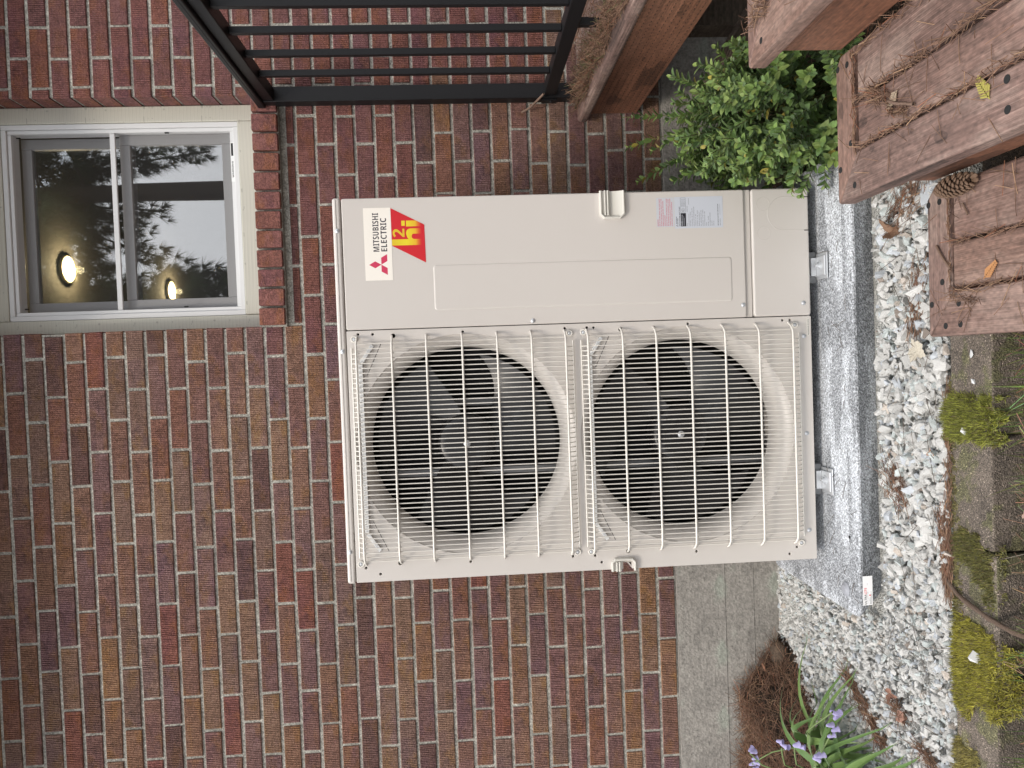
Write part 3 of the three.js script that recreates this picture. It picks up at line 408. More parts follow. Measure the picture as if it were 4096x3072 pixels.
// ================================================================ gravel
{
  const R = rng(21), gs = [];
  for (let k = 0; k < 7; k++) { const rr = rng(300 + k), pts = []; for (let i = 0; i < 11; i++) { const v = new THREE.Vector3(rr() - .5, rr() - .5, rr() - .5).normalize(); pts.push(new THREE.Vector3(v.x * (.4 + .2 * rr()), v.y * (.24 + .2 * rr()), v.z * (.3 + .2 * rr()))); } const g = new ConvexGeometry(pts); g.computeVertexNormals(); uvBox(g); gs.push(g); } // broken, angular
  const lists = gs.map(() => []), stone = std({ color: lin(1, 1, 1), roughness: .9, bumpMap: scaled(grainBump, .6, .6), bumpScale: .002 });
  const col = () => { const t = R(), L = .68 + .24 * R(); return t < .14 ? lin(L * .90, L * .97, L * .95) : t < .26 ? lin(L * .90, L * .95, L * 1.0) : t < .29 ? lin(L * .9, L * .80, L * .70) : t < .30 ? lin(L * .5, L * .42, L * .36) : lin(L, L * .99, L * .95); };
  const inside = (x, z) => { if (x > PAD.x0 - .004 && x < PAD.x1 && z > PAD.z0 - .003 && z < PAD.z1 + .004) return false; if (x > 1.0 + .02 * Math.sin(z * 30) || z > 1.046 || z < .02) return false; return true; };
  const big = (x, z) => sstep(-.15, .15, x) * sstep(.7, .8, z);
  for (let n = 0; n < 34000; n++) {
    const x = -1.35 + R() * 2.4, z = R() * 1.05; if (!inside(x, z)) continue;
    const b = big(x, z), pow = R(); if (b > .5 && R() < .2) continue; let d = lerp(.006 + .017 * pow ** 3, .006 + .028 * pow ** 2.6, b); if (R() < .02) d *= 1.4;
    if (x > PAD.x0 - d * .6 && x < PAD.x1 && z > PAD.z0 - d * .5 && z < PAD.z1 + d * .5) continue;
    const y = -.112 + d * .10 + (R() ** 2) * .012 + .012 * sstep(.2, .8, z) + (z < .2 ? -.008 : 0);
    lists[n % 7].push({ p: [x, y, z], e: [R() * 6.3, R() * 6.3, R() * 6.3], s: [d * (1.2 + R() * .6), d * (.9 + R() * .4), d * (1 + R() * .5)], c: col() });
  }
  const g = thing('gravel', 'pale crushed stone gravel around the equipment pad', null, [0, -.112, .5]); g.userData.kind = 'stuff';
  gs.forEach((q, i) => instances(g, 'stones', q, stone, lists[i]));
  // a few stones that lie on the edging blocks
  const lab = ['small white stone on bare edging block near the stairs', 'flat white chip on bare edging block beside the moss', 'pale stone chip at the rim of the round moss tuft', 'grey speckled stone sunk in the round moss tuft', 'pointed white stone on the broad yellow moss patch', 'rounded white stone at the gravel edge by the stick'];
  [[.573, 1.138, .020], [.513, 1.142, .016], [.473, 1.118, .017], [.408, 1.135, .02], [-.072, 1.155, .036], [.105, 1.045, .026]].forEach(([x, z, d], i) => { const m = place(scene, 'loose_stone', gs[i % 7], std({ color: lin(.58, .59, .59), roughness: .9 }), x, -.088 + d * .16 + (i === 3 || i === 4 ? .016 : 0), z, .3 * i, i, 0, [d * 1.1, d * .6, d * .85]); tag(m, lab[i], 'stone', 'stones lying on the edging blocks'); });
}

// ================================================================ edging blocks and moss
{
  const xs = [.93, .652, .402, .152, -.105, -.36, -.615, -.87, -1.12], lab = ['concrete edging block under the lowest wooden step', 'bare grey edging block between the stairs and the round moss tuft', 'grey edging block between the round moss tuft and the dark moss seam', 'edging block with moss along its front edge, crossed by the stick', 'edging block covered by the broad yellow moss patch', 'bare brown edging block past the broad moss patch', 'edging block far along the gravel beside the bluebells', 'edging block further along the gravel edge', 'last edging block along the gravel edge']; const R = rng(61);
  for (let i = 0; i < 8; i++) {
    const x1 = xs[i], x0 = xs[i + 1] + .004, dz = (R() - .5) * .012 + (i === 3 ? .006 : 0), g = new RoundedBoxGeometry(x1 - x0, .17, .136, 3, .007), p = g.attributes.position;
    for (let k = 0; k < p.count; k++) { const a = fbm(p.getX(k) * 30 + i * 7 + 40, p.getZ(k) * 30 + 40, 64, 2) - .5; p.setY(k, p.getY(k) + a * .006); p.setZ(k, p.getZ(k) + a * .004); }
    g.computeVertexNormals(); g.translate((x0 + x1) / 2, -.175 + (R() - .5) * .004, 1.122 + dz);
    uvBox(g, i * .37, i * .21);
        tag(part(scene, 'edging_block', g, M.blocks[i % 2]), lab[i], 'edging block', 'edging blocks in a row along the gravel');
  }
  const blade = new THREE.ConeGeometry(.0016, 1, 3, 1); blade.translate(0, .5, 0); { const p = blade.attributes.position; for (let i = 0; i < p.count; i++) p.setX(i, p.getX(i) + .35 * p.getY(i) ** 2 * .02); }
  const mossMat = phys({ color: lin(1, 1, 1), roughness: .9, transmission: .15 });
  const inPoly = (pts, x, z) => { let c = false; for (let i = 0, j = pts.length - 1; i < pts.length; j = i++) { const [a, b] = pts[i], [d, e] = pts[j]; if ((b > z) !== (e > z) && x < ((d - a) * (z - b)) / (e - b) + a) c = !c; } return c; };
  const moss = (label, poly, n, h, hue, dome) => {
    const xsA = poly.map((p) => p[0]), zsA = poly.map((p) => p[1]), a = Math.min(...xsA), b = Math.max(...xsA), c = Math.min(...zsA), d = Math.max(...zsA), l = [];
    for (let i = 0; i < n * 3 && l.length < n; i++) { const x = a + R() * (b - a), z = c + R() * (d - c), wob = (fbm(x * 60 + 90, z * 60 + 90, 64, 3) - .5) * .055; if (!inPoly(poly, x + wob, z + wob)) continue; const u = (x - (a + b) / 2) / (b - a) * 2, v = (z - (c + d) / 2) / (d - c) * 2, t = Math.max(0, 1 - u * u * .8 - v * v * .6), over = Math.max(0, z - 1.188), L = .35 + 1.0 * R() * (0.35 + 1.0 * fbm(x * 50 + 9, z * 50 + 9, 64, 3));
      l.push({ p: [x, -.092 + dome * t - over * 1.6, z], e: [(R() - .5) * 1.9 + over * 12, R() * 6.3, (R() - .5) * 1.9], s: [1, h * (.6 + 1.1 * R()), 1], c: R() < .12 ? lin(.26 * L, .20 * L, .09 * L) : lin(hue[0] * L, hue[1] * L, hue[2] * L) }); }
    const m = instances(scene, 'moss', blade, mossMat, l); tag(m, label);
  };
  moss('round bright green moss tuft on the edging block joint', [[.478, 1.058], [.484, 1.12], [.474, 1.196], [.44, 1.205], [.4, 1.206], [.378, 1.2], [.392, 1.12], [.385, 1.045], [.43, 1.048]], 6500, .014, [.42, .44, .075], .014);
  moss('dark moss seam between edging blocks', [[.165, 1.06], [.19, 1.1], [.15, 1.196], [.06, 1.2], [.03, 1.19], [.09, 1.155], [.12, 1.1], [.13, 1.06]], 2600, .010, [.24, .23, .06], .004);
  moss('broad yellow moss patch across the edging block', [[-.0, 1.062], [-.012, 1.12], [-.05, 1.205], [-.1, 1.225], [-.145, 1.225], [-.2, 1.195], [-.18, 1.13], [-.235, 1.105], [-.232, 1.056], [-.1, 1.058]], 8000, .012, [.50, .46, .07], .010);
  moss('thin moss film along the back of the edging', [[.52, 1.052], [.5, 1.075], [.3, 1.068], [.15, 1.07], [.02, 1.09], [-.02, 1.06], [.3, 1.05]], 2000, .006, [.30, .27, .10], 0);
  moss('dry yellow moss at the far end of the edging', [[-.285, 1.065], [-.30, 1.135], [-.36, 1.13], [-.42, 1.06], [-.35, 1.05]], 1800, .011, [.46, .40, .12], .003);
  // dry grass and needles on the lower soil
  const l = []; for (let i = 0; i < 2600; i++) { const x = -.6 + R() * 1.35, z = 1.20 + R() ** .7 * .5; l.push(needle(R, x, bank(z) + R() * .02 * sstep(1.2, 1.26, z), z, R() * 6.3, .05 + R() * .09, .5, R() < .35 ? lin(.30 * (.5 + R()), .25 * (.5 + R()), .13) : null)); }
  tag(instances(scene, 'dry_grass', NG[1], needleMat, l), 'dry grass and needles on the soil below the edging');
  const gl = []; for (let i = 0; i < 260; i++) { const k = R() < .5 ? [.3 + R() * .3, 1.27] : [-.25 + R() * .3, 1.26]; const gz = k[1] + R() * .2 - .02; gl.push({ p: [k[0], bank(gz), gz], e: [(R() - .5) * 1.4, R() * 6.3, (R() - .5) * 1.4], s: [1.1, .05 + R() * .07, 1.1], c: lin(.10 + R() * .08, .16 + R() * .08, .04) }); }
  tag(instances(scene, 'grass', blade, mossMat, gl), 'sparse green grass on the soil below the edging');
}

// ================================================================ wooden stairs and landing
const H = { s4: 0, s3: .192, s2: .378, top: .566 }, NOSE = { s4: .611, s3: .897, s2: 1.183, top: 1.425 }, ZS = 1.128, ZE = 2.25;
{
  const st = thing('wooden_stairs', 'weathered reddish wooden stairs with landing beside the shrub', 'stairs', [1.6, -.178, 1.6]);
  const R = rng(41); let k = 0; const wood = () => M.wood[k++ % 3];
  const plank = (grp, name, x0, x1, y, z0, z1, t = .038, r = .008) => { const g = new RoundedBoxGeometry(x1 - x0, t, z1 - z0, 3, r); g.translate((x0 + x1) / 2, y - t / 2 + (R() - .5) * .002, (z0 + z1) / 2); uvBox(g, R() * 3, R() * 3, 'z'); return part(grp, name, g, wood()); };
  const hg = new THREE.CylinderGeometry(.0066, .0066, .004, 14), hs = new THREE.CylinderGeometry(.0045, .0045, .0012, 12);
  const screw = (grp, x, y, z) => { const s = place(grp, 'screw', hg, M.hole, x, y - .0012, z); };
  const step = (key, deep, screws, label) => {
    const grp = sub(st, 'step'); if (label) grp.userData.label = label; const x = NOSE[key], y = H[key], w = .0915, zi = ZS + .0795;
    // nosing, mitred into the side board
    const noseS = new THREE.Shape([[x + .0, ZS + .004], [x + w, zi], [x + w, ZE], [x, ZE]].map((p) => new THREE.Vector2(p[0], -p[1])));
    const mk = (s) => { const g = new THREE.ExtrudeGeometry(s, { depth: .026, bevelEnabled: true, bevelThickness: .006, bevelSize: .007, bevelOffset: -.007, bevelSegments: 4 }); g.rotateX(-Math.PI / 2); g.translate(0, y - .032, 0); return g; };
    part(grp, 'nosing', uvBox(mk(noseS), R(), R(), 'z'), wood());
    const sideS = new THREE.Shape([[x + .0015, ZS], [x + deep - .02, ZS], [x + deep, ZS + .022], [x + deep, zi - .003], [x + w - .004, zi - .003]].map((p) => new THREE.Vector2(p[0], -p[1])));
    part(grp, 'side_board', uvBox(mk(sideS), R(), R()), wood());
    plank(grp, 'plank', x + w + .006, x + 2 * w + .004, y - .001, zi + .002, ZE); plank(grp, 'plank', x + 2 * w + .010, x + deep, y - .0025, zi + .002, ZE);
    for (const [a, b] of screws) screw(grp, a, y, b);
    return grp;
  };
  const riser = (grp, x, y0, y1, z0 = ZS + .035) => { const g = new RoundedBoxGeometry(.03, y1 - y0, ZE - z0, 1, .003); g.translate(x + .015, (y0 + y1) / 2, (z0 + ZE) / 2); uvBox(g, R(), R(), 'z'); part(grp, 'riser', g, M.fascia); };
  const s4 = step('s4', .31, [[.889, 1.173], [.889, 1.136], [.723, 1.177], [.679, 1.140], [.675, 1.228], [.632, 1.185], [.633, 1.232]], 'lowest step with two dark nosing screws at its corner');
  const s3 = step('s3', .302, [[1.009, 1.185], [.966, 1.141], [.922, 1.197], [1.174, 1.140], [1.17, 1.178], [.972, 1.633], [.928, 1.633]], 'second step from the ground');
  const s2 = step('s2', .3, [[1.212, 1.199], [1.27, 1.168]], 'third step from the ground');
  riser(s4, .70, -.178, -.04, 1.2); riser(s3, .935, .002, .152); riser(s2, 1.205, .196, .339);
  part(s2, 'riser_trim', uvBox(box(1.236, 1.256, .2, .337, ZS + .03, ZS + .034)), M.oldWood);
  for (const [x, y] of [[.75, -.04], [1.02, .15], [1.3, .337]]) part(st, 'post', box(x, x + .09, -.178, y, 1.24, 1.33), M.oldWood);
  const sg = new THREE.Shape([[.72, -.176], [1.9, -.176], [1.9, .5], [1.5, .5], [1.5, .336], [1.25, .336], [1.25, .15], [.95, .15], [.95, -.042], [.72, -.042]].map((p) => new THREE.Vector2(...p))); const stg = new THREE.ExtrudeGeometry(sg, { depth: .035, bevelEnabled: false }); stg.translate(0, 0, 1.85); part(st, 'stringer', uvBox(stg), M.oldWood);
  // landing
  const ld = sub(st, 'landing'); ld.userData.label = 'landing boards against the brick wall';
  { const g = new RoundedBoxGeometry(.094, .038, ZE - .014, 4, .014); g.translate(NOSE.top + .047, H.top - .019, (ZE + .014) / 2); uvBox(g, .4, .2, 'z'); part(ld, 'nosing', g, M.wood[1]); }
  for (let i = 0; i < 15; i++) plank(ld, 'plank', 1.525 + i * .098, 1.525 + i * .098 + .092, H.top - .002, .014, ZE);
  { const g = new RoundedBoxGeometry(.034, .175, ZE - .008, 1, .002); g.translate(1.476, H.top - .038 - .0885, (ZE + .008) / 2); uvBox(g, .3, .7, 'z'); part(ld, 'fascia', g, M.fascia, 'reddish brown incised fascia board'); }
  { const l = []; for (let r = 0; r < 9; r++) for (let i = 0; i < 70; i++) { const z = .03 + i * .0195 + (r & 1 ? .0095 : 0), y = H.top - .052 - r * .0185; const g = new THREE.BoxGeometry(.0008, .0012, .007); g.translate(1.4587, y, z); l.push(g); } part(ld, 'incising', merge(l), M.hole).userData.kind = 'stuff'; }
  for (const [z, y] of [[.35, .33], [.8, .33]]) part(ld, 'joist', uvBox(box(1.5, 2.6, .36, .525, z, z + .038), 0, 0), M.oldWood);
  for (const z of [.25, 1.9]) for (const x of [1.62, 2.5]) part(ld, 'post', box(x, x + .09, -.178, .36, z, z + .09), M.oldWood);
  // weathered boards stored under the landing
  [[1.62, .05, .42, .35, .12], [1.75, .20, .75, -.25, .3]].forEach(([x, y, z, ry, rz], i) => { const g = new RoundedBoxGeometry(.03, .12, 1.1, 1, .002); g.rotateX(rz); g.rotateY(ry); g.translate(x, y, z); uvBox(g, i, i, 'z'); tag(part(scene, 'old_board', g, M.oldWood), i ? 'grey weathered board leaning higher in the dark under the landing' : 'grey weathered board lying low in the dark under the landing', 'board', 'old boards under the landing'); });
  // needles and cedar bits in the plank gaps
  const l = [], lineUp = (y, x0, z0, x1, z1, n, w, len = .05) => { for (let i = 0; i < n; i++) { const t = R(), a = Math.atan2(-(z1 - z0), x1 - x0); l.push(needle(R, lerp(x0, x1, t) + (R() - .5) * w, y + R() * w * .2, lerp(z0, z1, t) + (R() - .5) * w, a + (R() - .5) * 1.2, len * (.4 + R()), .15)); } };
  lineUp(H.s3, .992, 1.21, .994, 1.75, 130, .006, .04); lineUp(H.s3, 1.086, 1.21, 1.09, 1.75, 150, .010); lineUp(H.s3, .99, 1.207, 1.18, 1.207, 80, .008, .03); lineUp(H.s3, 1.075, 1.27, 1.05, 1.33, 60, .025); lineUp(H.s3, 1.03, 1.33, 1.01, 1.38, 40, .012);
  lineUp(H.s4, .706, 1.21, .706, 1.6, 50, .005); lineUp(H.s4, .800, 1.21, .800, 1.6, 60, .006); lineUp(H.s4, .69, 1.207, .9, 1.207, 45, .006, .03); lineUp(H.s4, .695, 1.21, .68, 1.3, 40, .03); lineUp(H.s2, 1.27, 1.15, 1.27, 1.25, 50, .04);
  for (const [y, x0, w] of [[H.s3, .91, .28], [H.s4, .63, .28], [H.s2, 1.2, .2]]) for (let i = 0; i < 46; i++) l.push(needle(R, x0 + R() * w, y, 1.15 + R() * .5, R() * 6.3, .03 + R() * .05, .05));
  lineUp(H.s3, 1.18, 1.2, 1.19, 1.5, 50, .012);
  const ls = [...l]; tag(instances(scene, 'pine_needles', NG[0], needleMat, ls), 'brown pine needles caught between the stair planks');
  const t = []; for (let i = 0; i < 2200; i++) { const z = .03 + R() ** .8 * 1.3, edge = R(), x = 1.452 + .085 * edge + .012 * Math.sin(z * 20); t.push(needle(R, x, H.top + .022 * R() * sstep(1.44, 1.5, x), z, Math.PI / 2 + (R() - .5) * 1.5, .05 + R() * .06, .35, R() < .12 ? lin(.12, .12, .05) : null)); }
  for (let i = 0; i < 900; i++) t.push(needle(R, 1.56 + R() * .5, H.top + .01 * R(), R() * 1.2, R() * 6.3, .06, .3));
  tag(instances(scene, 'pine_needles', NG[1], needleMat, t), 'thick drift of brown pine needles on the landing under the railing');
}

// ================================================================ railing
{
  const r = thing('metal_railing', 'black metal railing with square balusters on the landing', 'railing', [1.52, H.top, 1.1]), m = M.railing, zEnd = 2.2;
  part(r, 'post', box(1.497, 1.548, H.top + .004, 1.655, .02, .071, .003), m); part(r, 'base_plate', box(1.478, 1.567, H.top - .0005, H.top + .006, .004, .092, .002, 1), m);
  const tr = sub(r, 'top_rail'); part(tr, 'rail_cap', box(1.488, 1.558, 1.636, 1.662, .012, zEnd, .005), m); part(tr, 'rail_channel', box(1.500, 1.546, 1.600, 1.6355, .0715, zEnd, .003), m); part(tr, 'rail_groove', box(1.4875, 1.4885, 1.646, 1.6485, .02, zEnd), M.hole);
  part(r, 'bottom_rail', box(1.503, 1.543, .646, .686, .0715, zEnd, .003), m);
  for (let i = 0; i < 13; i++) { const z = .246 + i * .154; part(r, 'baluster', box(1.5135, 1.5325, .6865, 1.5995, z - .0095, z + .0095, .002, 1), m); }
  part(r, 'rail_foot', box(1.512, 1.534, H.top, .6455, .575, .597, .002, 1), m); part(r, 'foot_shoe', box(1.503, 1.543, H.top - .001, H.top + .007, .565, .607, .002, 1), m);
  part(r, 'bracket', box(1.4905, 1.4965, .64, .692, .03, .062, .001, 1), m); part(r, 'bracket_bolt', (() => { const g = new THREE.CylinderGeometry(.006, .006, .004, 6); g.rotateZ(Math.PI / 2); g.translate(1.489, .66, .046); return g; })(), M.black);
}

// ================================================================ boxwood shrub
{
  const R = rng(88), sh = thing('boxwood_shrub', 'leafy green boxwood shrub between the heat pump and the stairs', 'shrub', [1.24, -.12, .6]);
  const leaf = (fold, curl) => { const o = [[0, 0], [.18, .17], [.42, .27], [.68, .25], [.88, .14], [1, 0]], pos = [], Z = (x, w) => fold * Math.abs(w) + curl * x * x; for (let i = 0; i < 5; i++) { const [a, wa] = o[i], [b, wb] = o[i + 1]; for (const s of [-1, 1]) { const A = [a, Z(a, 0), 0], B = [b, Z(b, 0), 0], C = [b, Z(b, wb), s * wb], D = [a, Z(a, wa), s * wa]; if (s > 0) pos.push(...A, ...D, ...C, ...A, ...C, ...B); else pos.push(...A, ...C, ...D, ...A, ...B, ...C); } } const g = new THREE.BufferGeometry(); g.setAttribute('position', new THREE.Float32BufferAttribute(pos, 3)); g.computeVertexNormals(); g.setAttribute('uv', new THREE.Float32BufferAttribute(new Float32Array(pos.length / 3 * 2), 2)); return g; };
  const LG = [leaf(.35, -.12), leaf(.22, -.3), leaf(.5, .05)], leafMat = (r, g, b) => phys({ color: lin(r, g, b), roughness: .9, transmission: .22, clearcoat: .55, clearcoatRoughness: .32 });
  const tones = [[.115, .20, .042], [.155, .25, .05], [.085, .155, .042], [.20, .28, .065]], LM = tones.map((t) => leafMat(...t)), inst = leafMat(1, 1, 1), stemL = [], leaves = [];
  const v = (x, y, z) => new THREE.Vector3(x, y, z), up = v(0, 1, 0), X = v(1, 0, 0);
  const targets = [];
  const aim = [[1.32, .49, .40], [1.12, .45, .42], [1.20, .42, .45], [1.1, .37, .5], [1.09, .32, .62], [1.25, .46, .32], [1.08, .2, .66], [1.1, .1, .8], [1.36, .40, .62], [1.3, .36, .7], [1.18, .02, .95]]; for (const a of aim) targets.push(v(...a));
  while (targets.length < 190) { const a = R() * 6.283, b = Math.acos(1 - 1.5 * R()), q = .72 + .28 * R(); const t = v(1.24 + Math.sin(b) * Math.cos(a) * .24 * q, .12 + Math.cos(b) * .29 * q, .62 + Math.sin(b) * Math.sin(a) * .40 * q); targets.push(t); }
  const blocked = (p) => (p.x < 1.066 && p.z < .60) || (p.z < .02) || (p.x > 1.452 && p.y > .34) || (p.z > 1.10 && p.x > .88) || p.y < -.11 || (p.x < 1.13 && p.y < -.02 && p.z < .76) || p.x < .99;
  for (const t of targets) {
    const base = v(1.2 + R() * .16, -.12, .42 + R() * .36), mid = base.clone().lerp(t, .5).add(v((R() - .5) * .08, .05 + R() * .05, (R() - .5) * .08)), c = new THREE.QuadraticBezierCurve3(base, mid, t), len = c.getLength();
    if (blocked(t)) continue; stemL.push(new THREE.TubeGeometry(c, 6, .0013, 3));
    let k = 0; for (let s = Math.max(.0, len - .26) ; s < len; s += .0105 + R() * .004, k++) {
      const u = s / len, p = c.getPoint(u), d = c.getTangent(u), side = v().crossVectors(d, Math.abs(d.y) > .9 ? X : up).normalize(), other = v().crossVectors(side, d).normalize(), ang = k * 1.57 + R() * .5;
      for (const sg of [0, Math.PI]) { if (R() < .12) continue; const o = side.clone().multiplyScalar(Math.cos(ang + sg)).addScaledVector(other, Math.sin(ang + sg)), dir = o.clone().multiplyScalar(.75).addScaledVector(d, .65).addScaledVector(up, .12).normalize(); const tip = p.clone().addScaledVector(dir, .02); if (blocked(tip)) continue;
        const nrm = d.clone().addScaledVector(up, .55).addScaledVector(dir, -dir.dot(d) - .55 * dir.dot(up)).normalize(), zz = v().crossVectors(dir, nrm).normalize(), q = new THREE.Quaternion().setFromRotationMatrix(new THREE.Matrix4().makeBasis(dir, nrm, zz)); const size = (.020 + .012 * R()) * (u > .96 ? .7 : 1), L = .7 + .6 * R(), yel = u > .8 ? 1 : 0;
        leaves.push({ p: [p.x, p.y, p.z], q, s: size, g: (R() * 3) | 0, t: R() < .02 ? 9 : yel && R() < .6 ? (R() < .5 ? 1 : 3) : R() < .55 ? 0 : 2, L, near: p.z + p.y * .7 + size * 8 }); }
    }
  }
  leaves.sort((a, b) => b.near - a.near);
  const rest = [[], [], []]; const o = worldPos(sh);
  leaves.forEach((l, i) => { const tone = l.t === 9 ? [.32, .27, .04] : tones[l.t]; if (i < 300) { const m = new THREE.Mesh(LG[l.g], l.t === 9 ? LM[3] : LM[l.t]); m.name = 'leaf'; m.position.set(l.p[0] - o.x, l.p[1] - o.y, l.p[2] - o.z); m.quaternion.copy(l.q); m.scale.setScalar(l.s); m.castShadow = m.receiveShadow = true; sh.add(m); } else rest[l.g].push({ ...l, c: lin(tone[0] * l.L, tone[1] * l.L, tone[2] * l.L) }); });
  rest.forEach((r, i) => instances(sh, 'foliage', LG[i], inst, r));
  part(sh, 'stems', merge(stemL), std({ color: lin(.13, .13, .05), roughness: .8 }));
  const l = []; for (let i = 0; i < 1500; i++) l.push(needle(R, 1.03 + R() * .6, -.116 + R() * .012, .05 + R() * 1.0, R() * 6.3, .06 + R() * .04, .3)); tag(instances(scene, 'pine_needles', NG[0], needleMat, l), 'pine needles on the dark soil under the shrub');
}

// ================================================================ pine needle pile by the foundation, drifts on the gravel
{
  const R = rng(101), l = [], mound = (x, z) => Math.max(0, .155 * sstep(-.40, -.68, x + .25 * (z - .1)) * sstep(.50, .14, z + .12 * sstep(-.75, -.45, x)) * (.62 + .76 * fbm(x * 11 + 30, z * 11 + 30, 64, 3)));
  const g = new THREE.PlaneGeometry(1.0, .54, 60, 34); g.rotateX(-Math.PI / 2); { const p = g.attributes.position; for (let i = 0; i < p.count; i++) { const x = p.getX(i) - .92, z = p.getZ(i) + .285, h = mound(x, z); p.setXYZ(i, x, -.114 + h - .004, z); } g.computeVertexNormals(); }
  const pile = thing('needle_pile', 'heaped brown pine needle mulch against the foundation', 'mulch', [-.85, -.114, .22]); part(pile, 'mulch_core', uvBox(g), M.soil);
  for (let i = 0; i < 9000 && l.length < 5600; i++) { const x = -1.4 + R() * 1.0, z = .02 + R() * .5, h = mound(x, z); if (h < .006 + R() * .02) continue; l.push(needle(R, x, -.114 + h + R() * .012, z, R() * 6.3, .06 + R() * .07, R() < .3 ? 1.1 : .5)); }
  instances(pile, 'needles', NG[1], needleMat, l);
  const d = [], drift = (x0, z0, x1, z1, n, w) => { for (let i = 0; i < n; i++) { const t = R(); d.push(needle(R, lerp(x0, x1, t) + (R() - .5) * w, -.092 + R() * .006, lerp(z0, z1, t) + (R() - .5) * w, Math.atan2(-(z1 - z0), x1 - x0) + (R() - .5) * 1.0, .04 + R() * .05, .12)); } };
  drift(-.35, .56, -.47, .76, 240, .035); drift(-.33, .81, -.34, .85, 60, .03); drift(-.39, .92, -.42, 1.0, 90, .035); drift(.2, 1.03, .04, 1.045, 220, .03); drift(.28, .8, .2, .88, 110, .07); drift(.62, .93, .78, .96, 90, .06); drift(.9, .86, .99, .97, 160, .1); drift(.12, 1.05, .5, 1.055, 120, .012);
  tag(instances(scene, 'pine_needles', NG[1], needleMat, d), 'thin streaks of pine needles lying on the gravel');
  // needles and threads on the pad
  const pd = []; for (let i = 0; i < 34; i++) pd.push(needle(R, -.1 + R() * 1.2, PAD.top + .002, .6 + R() * .14, R() * 6.3, .015 + R() * .035, .05, lin(.13, .11, .09))); tag(instances(scene, 'pine_needles', NG[1], needleMat, pd), 'few loose needles scattered on the pad top');
  const rk = new THREE.IcosahedronGeometry(.05, 2); { const p = rk.attributes.position; for (let i = 0; i < p.count; i++) { const n = .8 + .4 * fbm(p.getX(i) * 30 + 20, p.getY(i) * 30 + p.getZ(i) * 20 + 20, 64, 2); p.setXYZ(i, p.getX(i) * n, p.getY(i) * n * .6, p.getZ(i) * n); } rk.computeVertexNormals(); } rk.translate(-.485, -.085, .075); tag(part(scene, 'brown_rock', uvBox(rk), std({ color: lin(.25, .18, .14), roughness: .95, map: mortarMap })), 'rounded brown rock between the foundation and the needle pile', 'rock');
}

// ================================================================ bluebells
{
  const R = rng(131), bb = thing('bluebell_plant', 'clump of bluebells with strap leaves and violet-blue flowers on the gravel', 'plant', [-.62, -.10, .5]), O = worldPos(bb);
  const lm = phys({ color: lin(.10, .19, .045), roughness: .9, transmission: .2, clearcoat: .5, clearcoatRoughness: .3 }), lm2 = phys({ color: lin(.15, .25, .06), roughness: .9, transmission: .25, clearcoat: .5, clearcoatRoughness: .3 });
  const strap = (b, yaw, len, rise, droop, w) => { const N = 12, pos = [], idx = [], dx = Math.cos(yaw), dz = Math.sin(yaw); for (let i = 0; i <= N; i++) { const t = i / N, ww = w * Math.sin(Math.PI * (.12 + .88 * Math.min(1, t * .95 + .05)) ** .8) * (t > .97 ? .2 : 1), x = b[0] + dx * len * t * (.4 + .6 * t), z = b[2] + dz * len * t * (.4 + .6 * t), y = Math.max(-.085, b[1] + rise * Math.sin(t * 1.9) - droop * t * t * t); for (const s of [-1, 0, 1]) pos.push(x - dz * ww * s, y + (s ? .35 * ww : 0), z + dx * ww * s); } for (let i = 0; i < N; i++) for (let s = 0; s < 2; s++) { const a = i * 3 + s; idx.push(a, a + 1, a + 3, a + 1, a + 4, a + 3); } const g = new THREE.BufferGeometry(); g.setAttribute('position', new THREE.Float32BufferAttribute(pos, 3)); g.setIndex(idx); g.computeVertexNormals(); g.setAttribute('uv', new THREE.Float32BufferAttribute(new Float32Array(pos.length / 3 * 2), 2)); return g; };
  const bases = [[-.60, -.1, .46], [-.66, -.1, .55], [-.70, -.1, .47], [-.64, -.1, .66]];
  const aims = [[-.30, .63], [-.41, .51], [-.38, .80], [-.40, .93], [-.42, .60], [-.45, .72], [-.74, .33], [-.50, .86], [-.47, .55], [-.38, .68], [-.55, .9], [-.44, .80]];
  for (let i = 0; i < 46; i++) { const b = bases[i % 4].map((q, k) => q + (k === 1 ? 0 : (R() - .5) * .05)); let yaw, len; if (i < 12) { const t = aims[i]; yaw = Math.atan2(t[1] - b[2], t[0] - b[0]); len = Math.hypot(t[1] - b[2], t[0] - b[0]); } else { yaw = -1.2 + R() * 3.4; len = .16 + R() * .2; } part(bb, 'leaf', strap(b, yaw, len, .10 + R() * .10, .10 + R() * .12, (.0105 + R() * .006)), R() < .6 ? lm : lm2); }
  const bellG = new THREE.LatheGeometry([[.0005, .016], [.004, .014], [.0055, .006], [.0065, -.002], [.009, -.006]].map((p) => new THREE.Vector2(...p)), 8), bellM = phys({ color: lin(.44, .40, .66), roughness: .8, transmission: .25, side: THREE.DoubleSide }), stM = std({ color: lin(.14, .2, .07), roughness: .7 });
  const fl = [[-.32, .10, .85], [-.40, .08, .80], [-.55, .12, .57], [-.485, .10, .74], [-.71, .13, .36], [-.50, .12, .66], [-.64, .16, .42]];
  fl.forEach((f, i) => { const b = bases[i % 4], s = sub(bb, 'flower_stem'); part(s, 'stem', tube([b, [lerp(b[0], f[0], .35), lerp(b[1], f[1], .8), lerp(b[2], f[2], .35)], f], .0022, 5), stM); for (let k = 0; k < 3; k++) { const m = place(s, 'flower', bellG, bellM, f[0] + (R() - .5) * .035, f[1] - .006 - k * .004 + (R() - .5) * .012, f[2] + (R() - .5) * .035, (R() - .5) * 1.4, R() * 6, (R() - .5) * 1.4, .95); } });
}

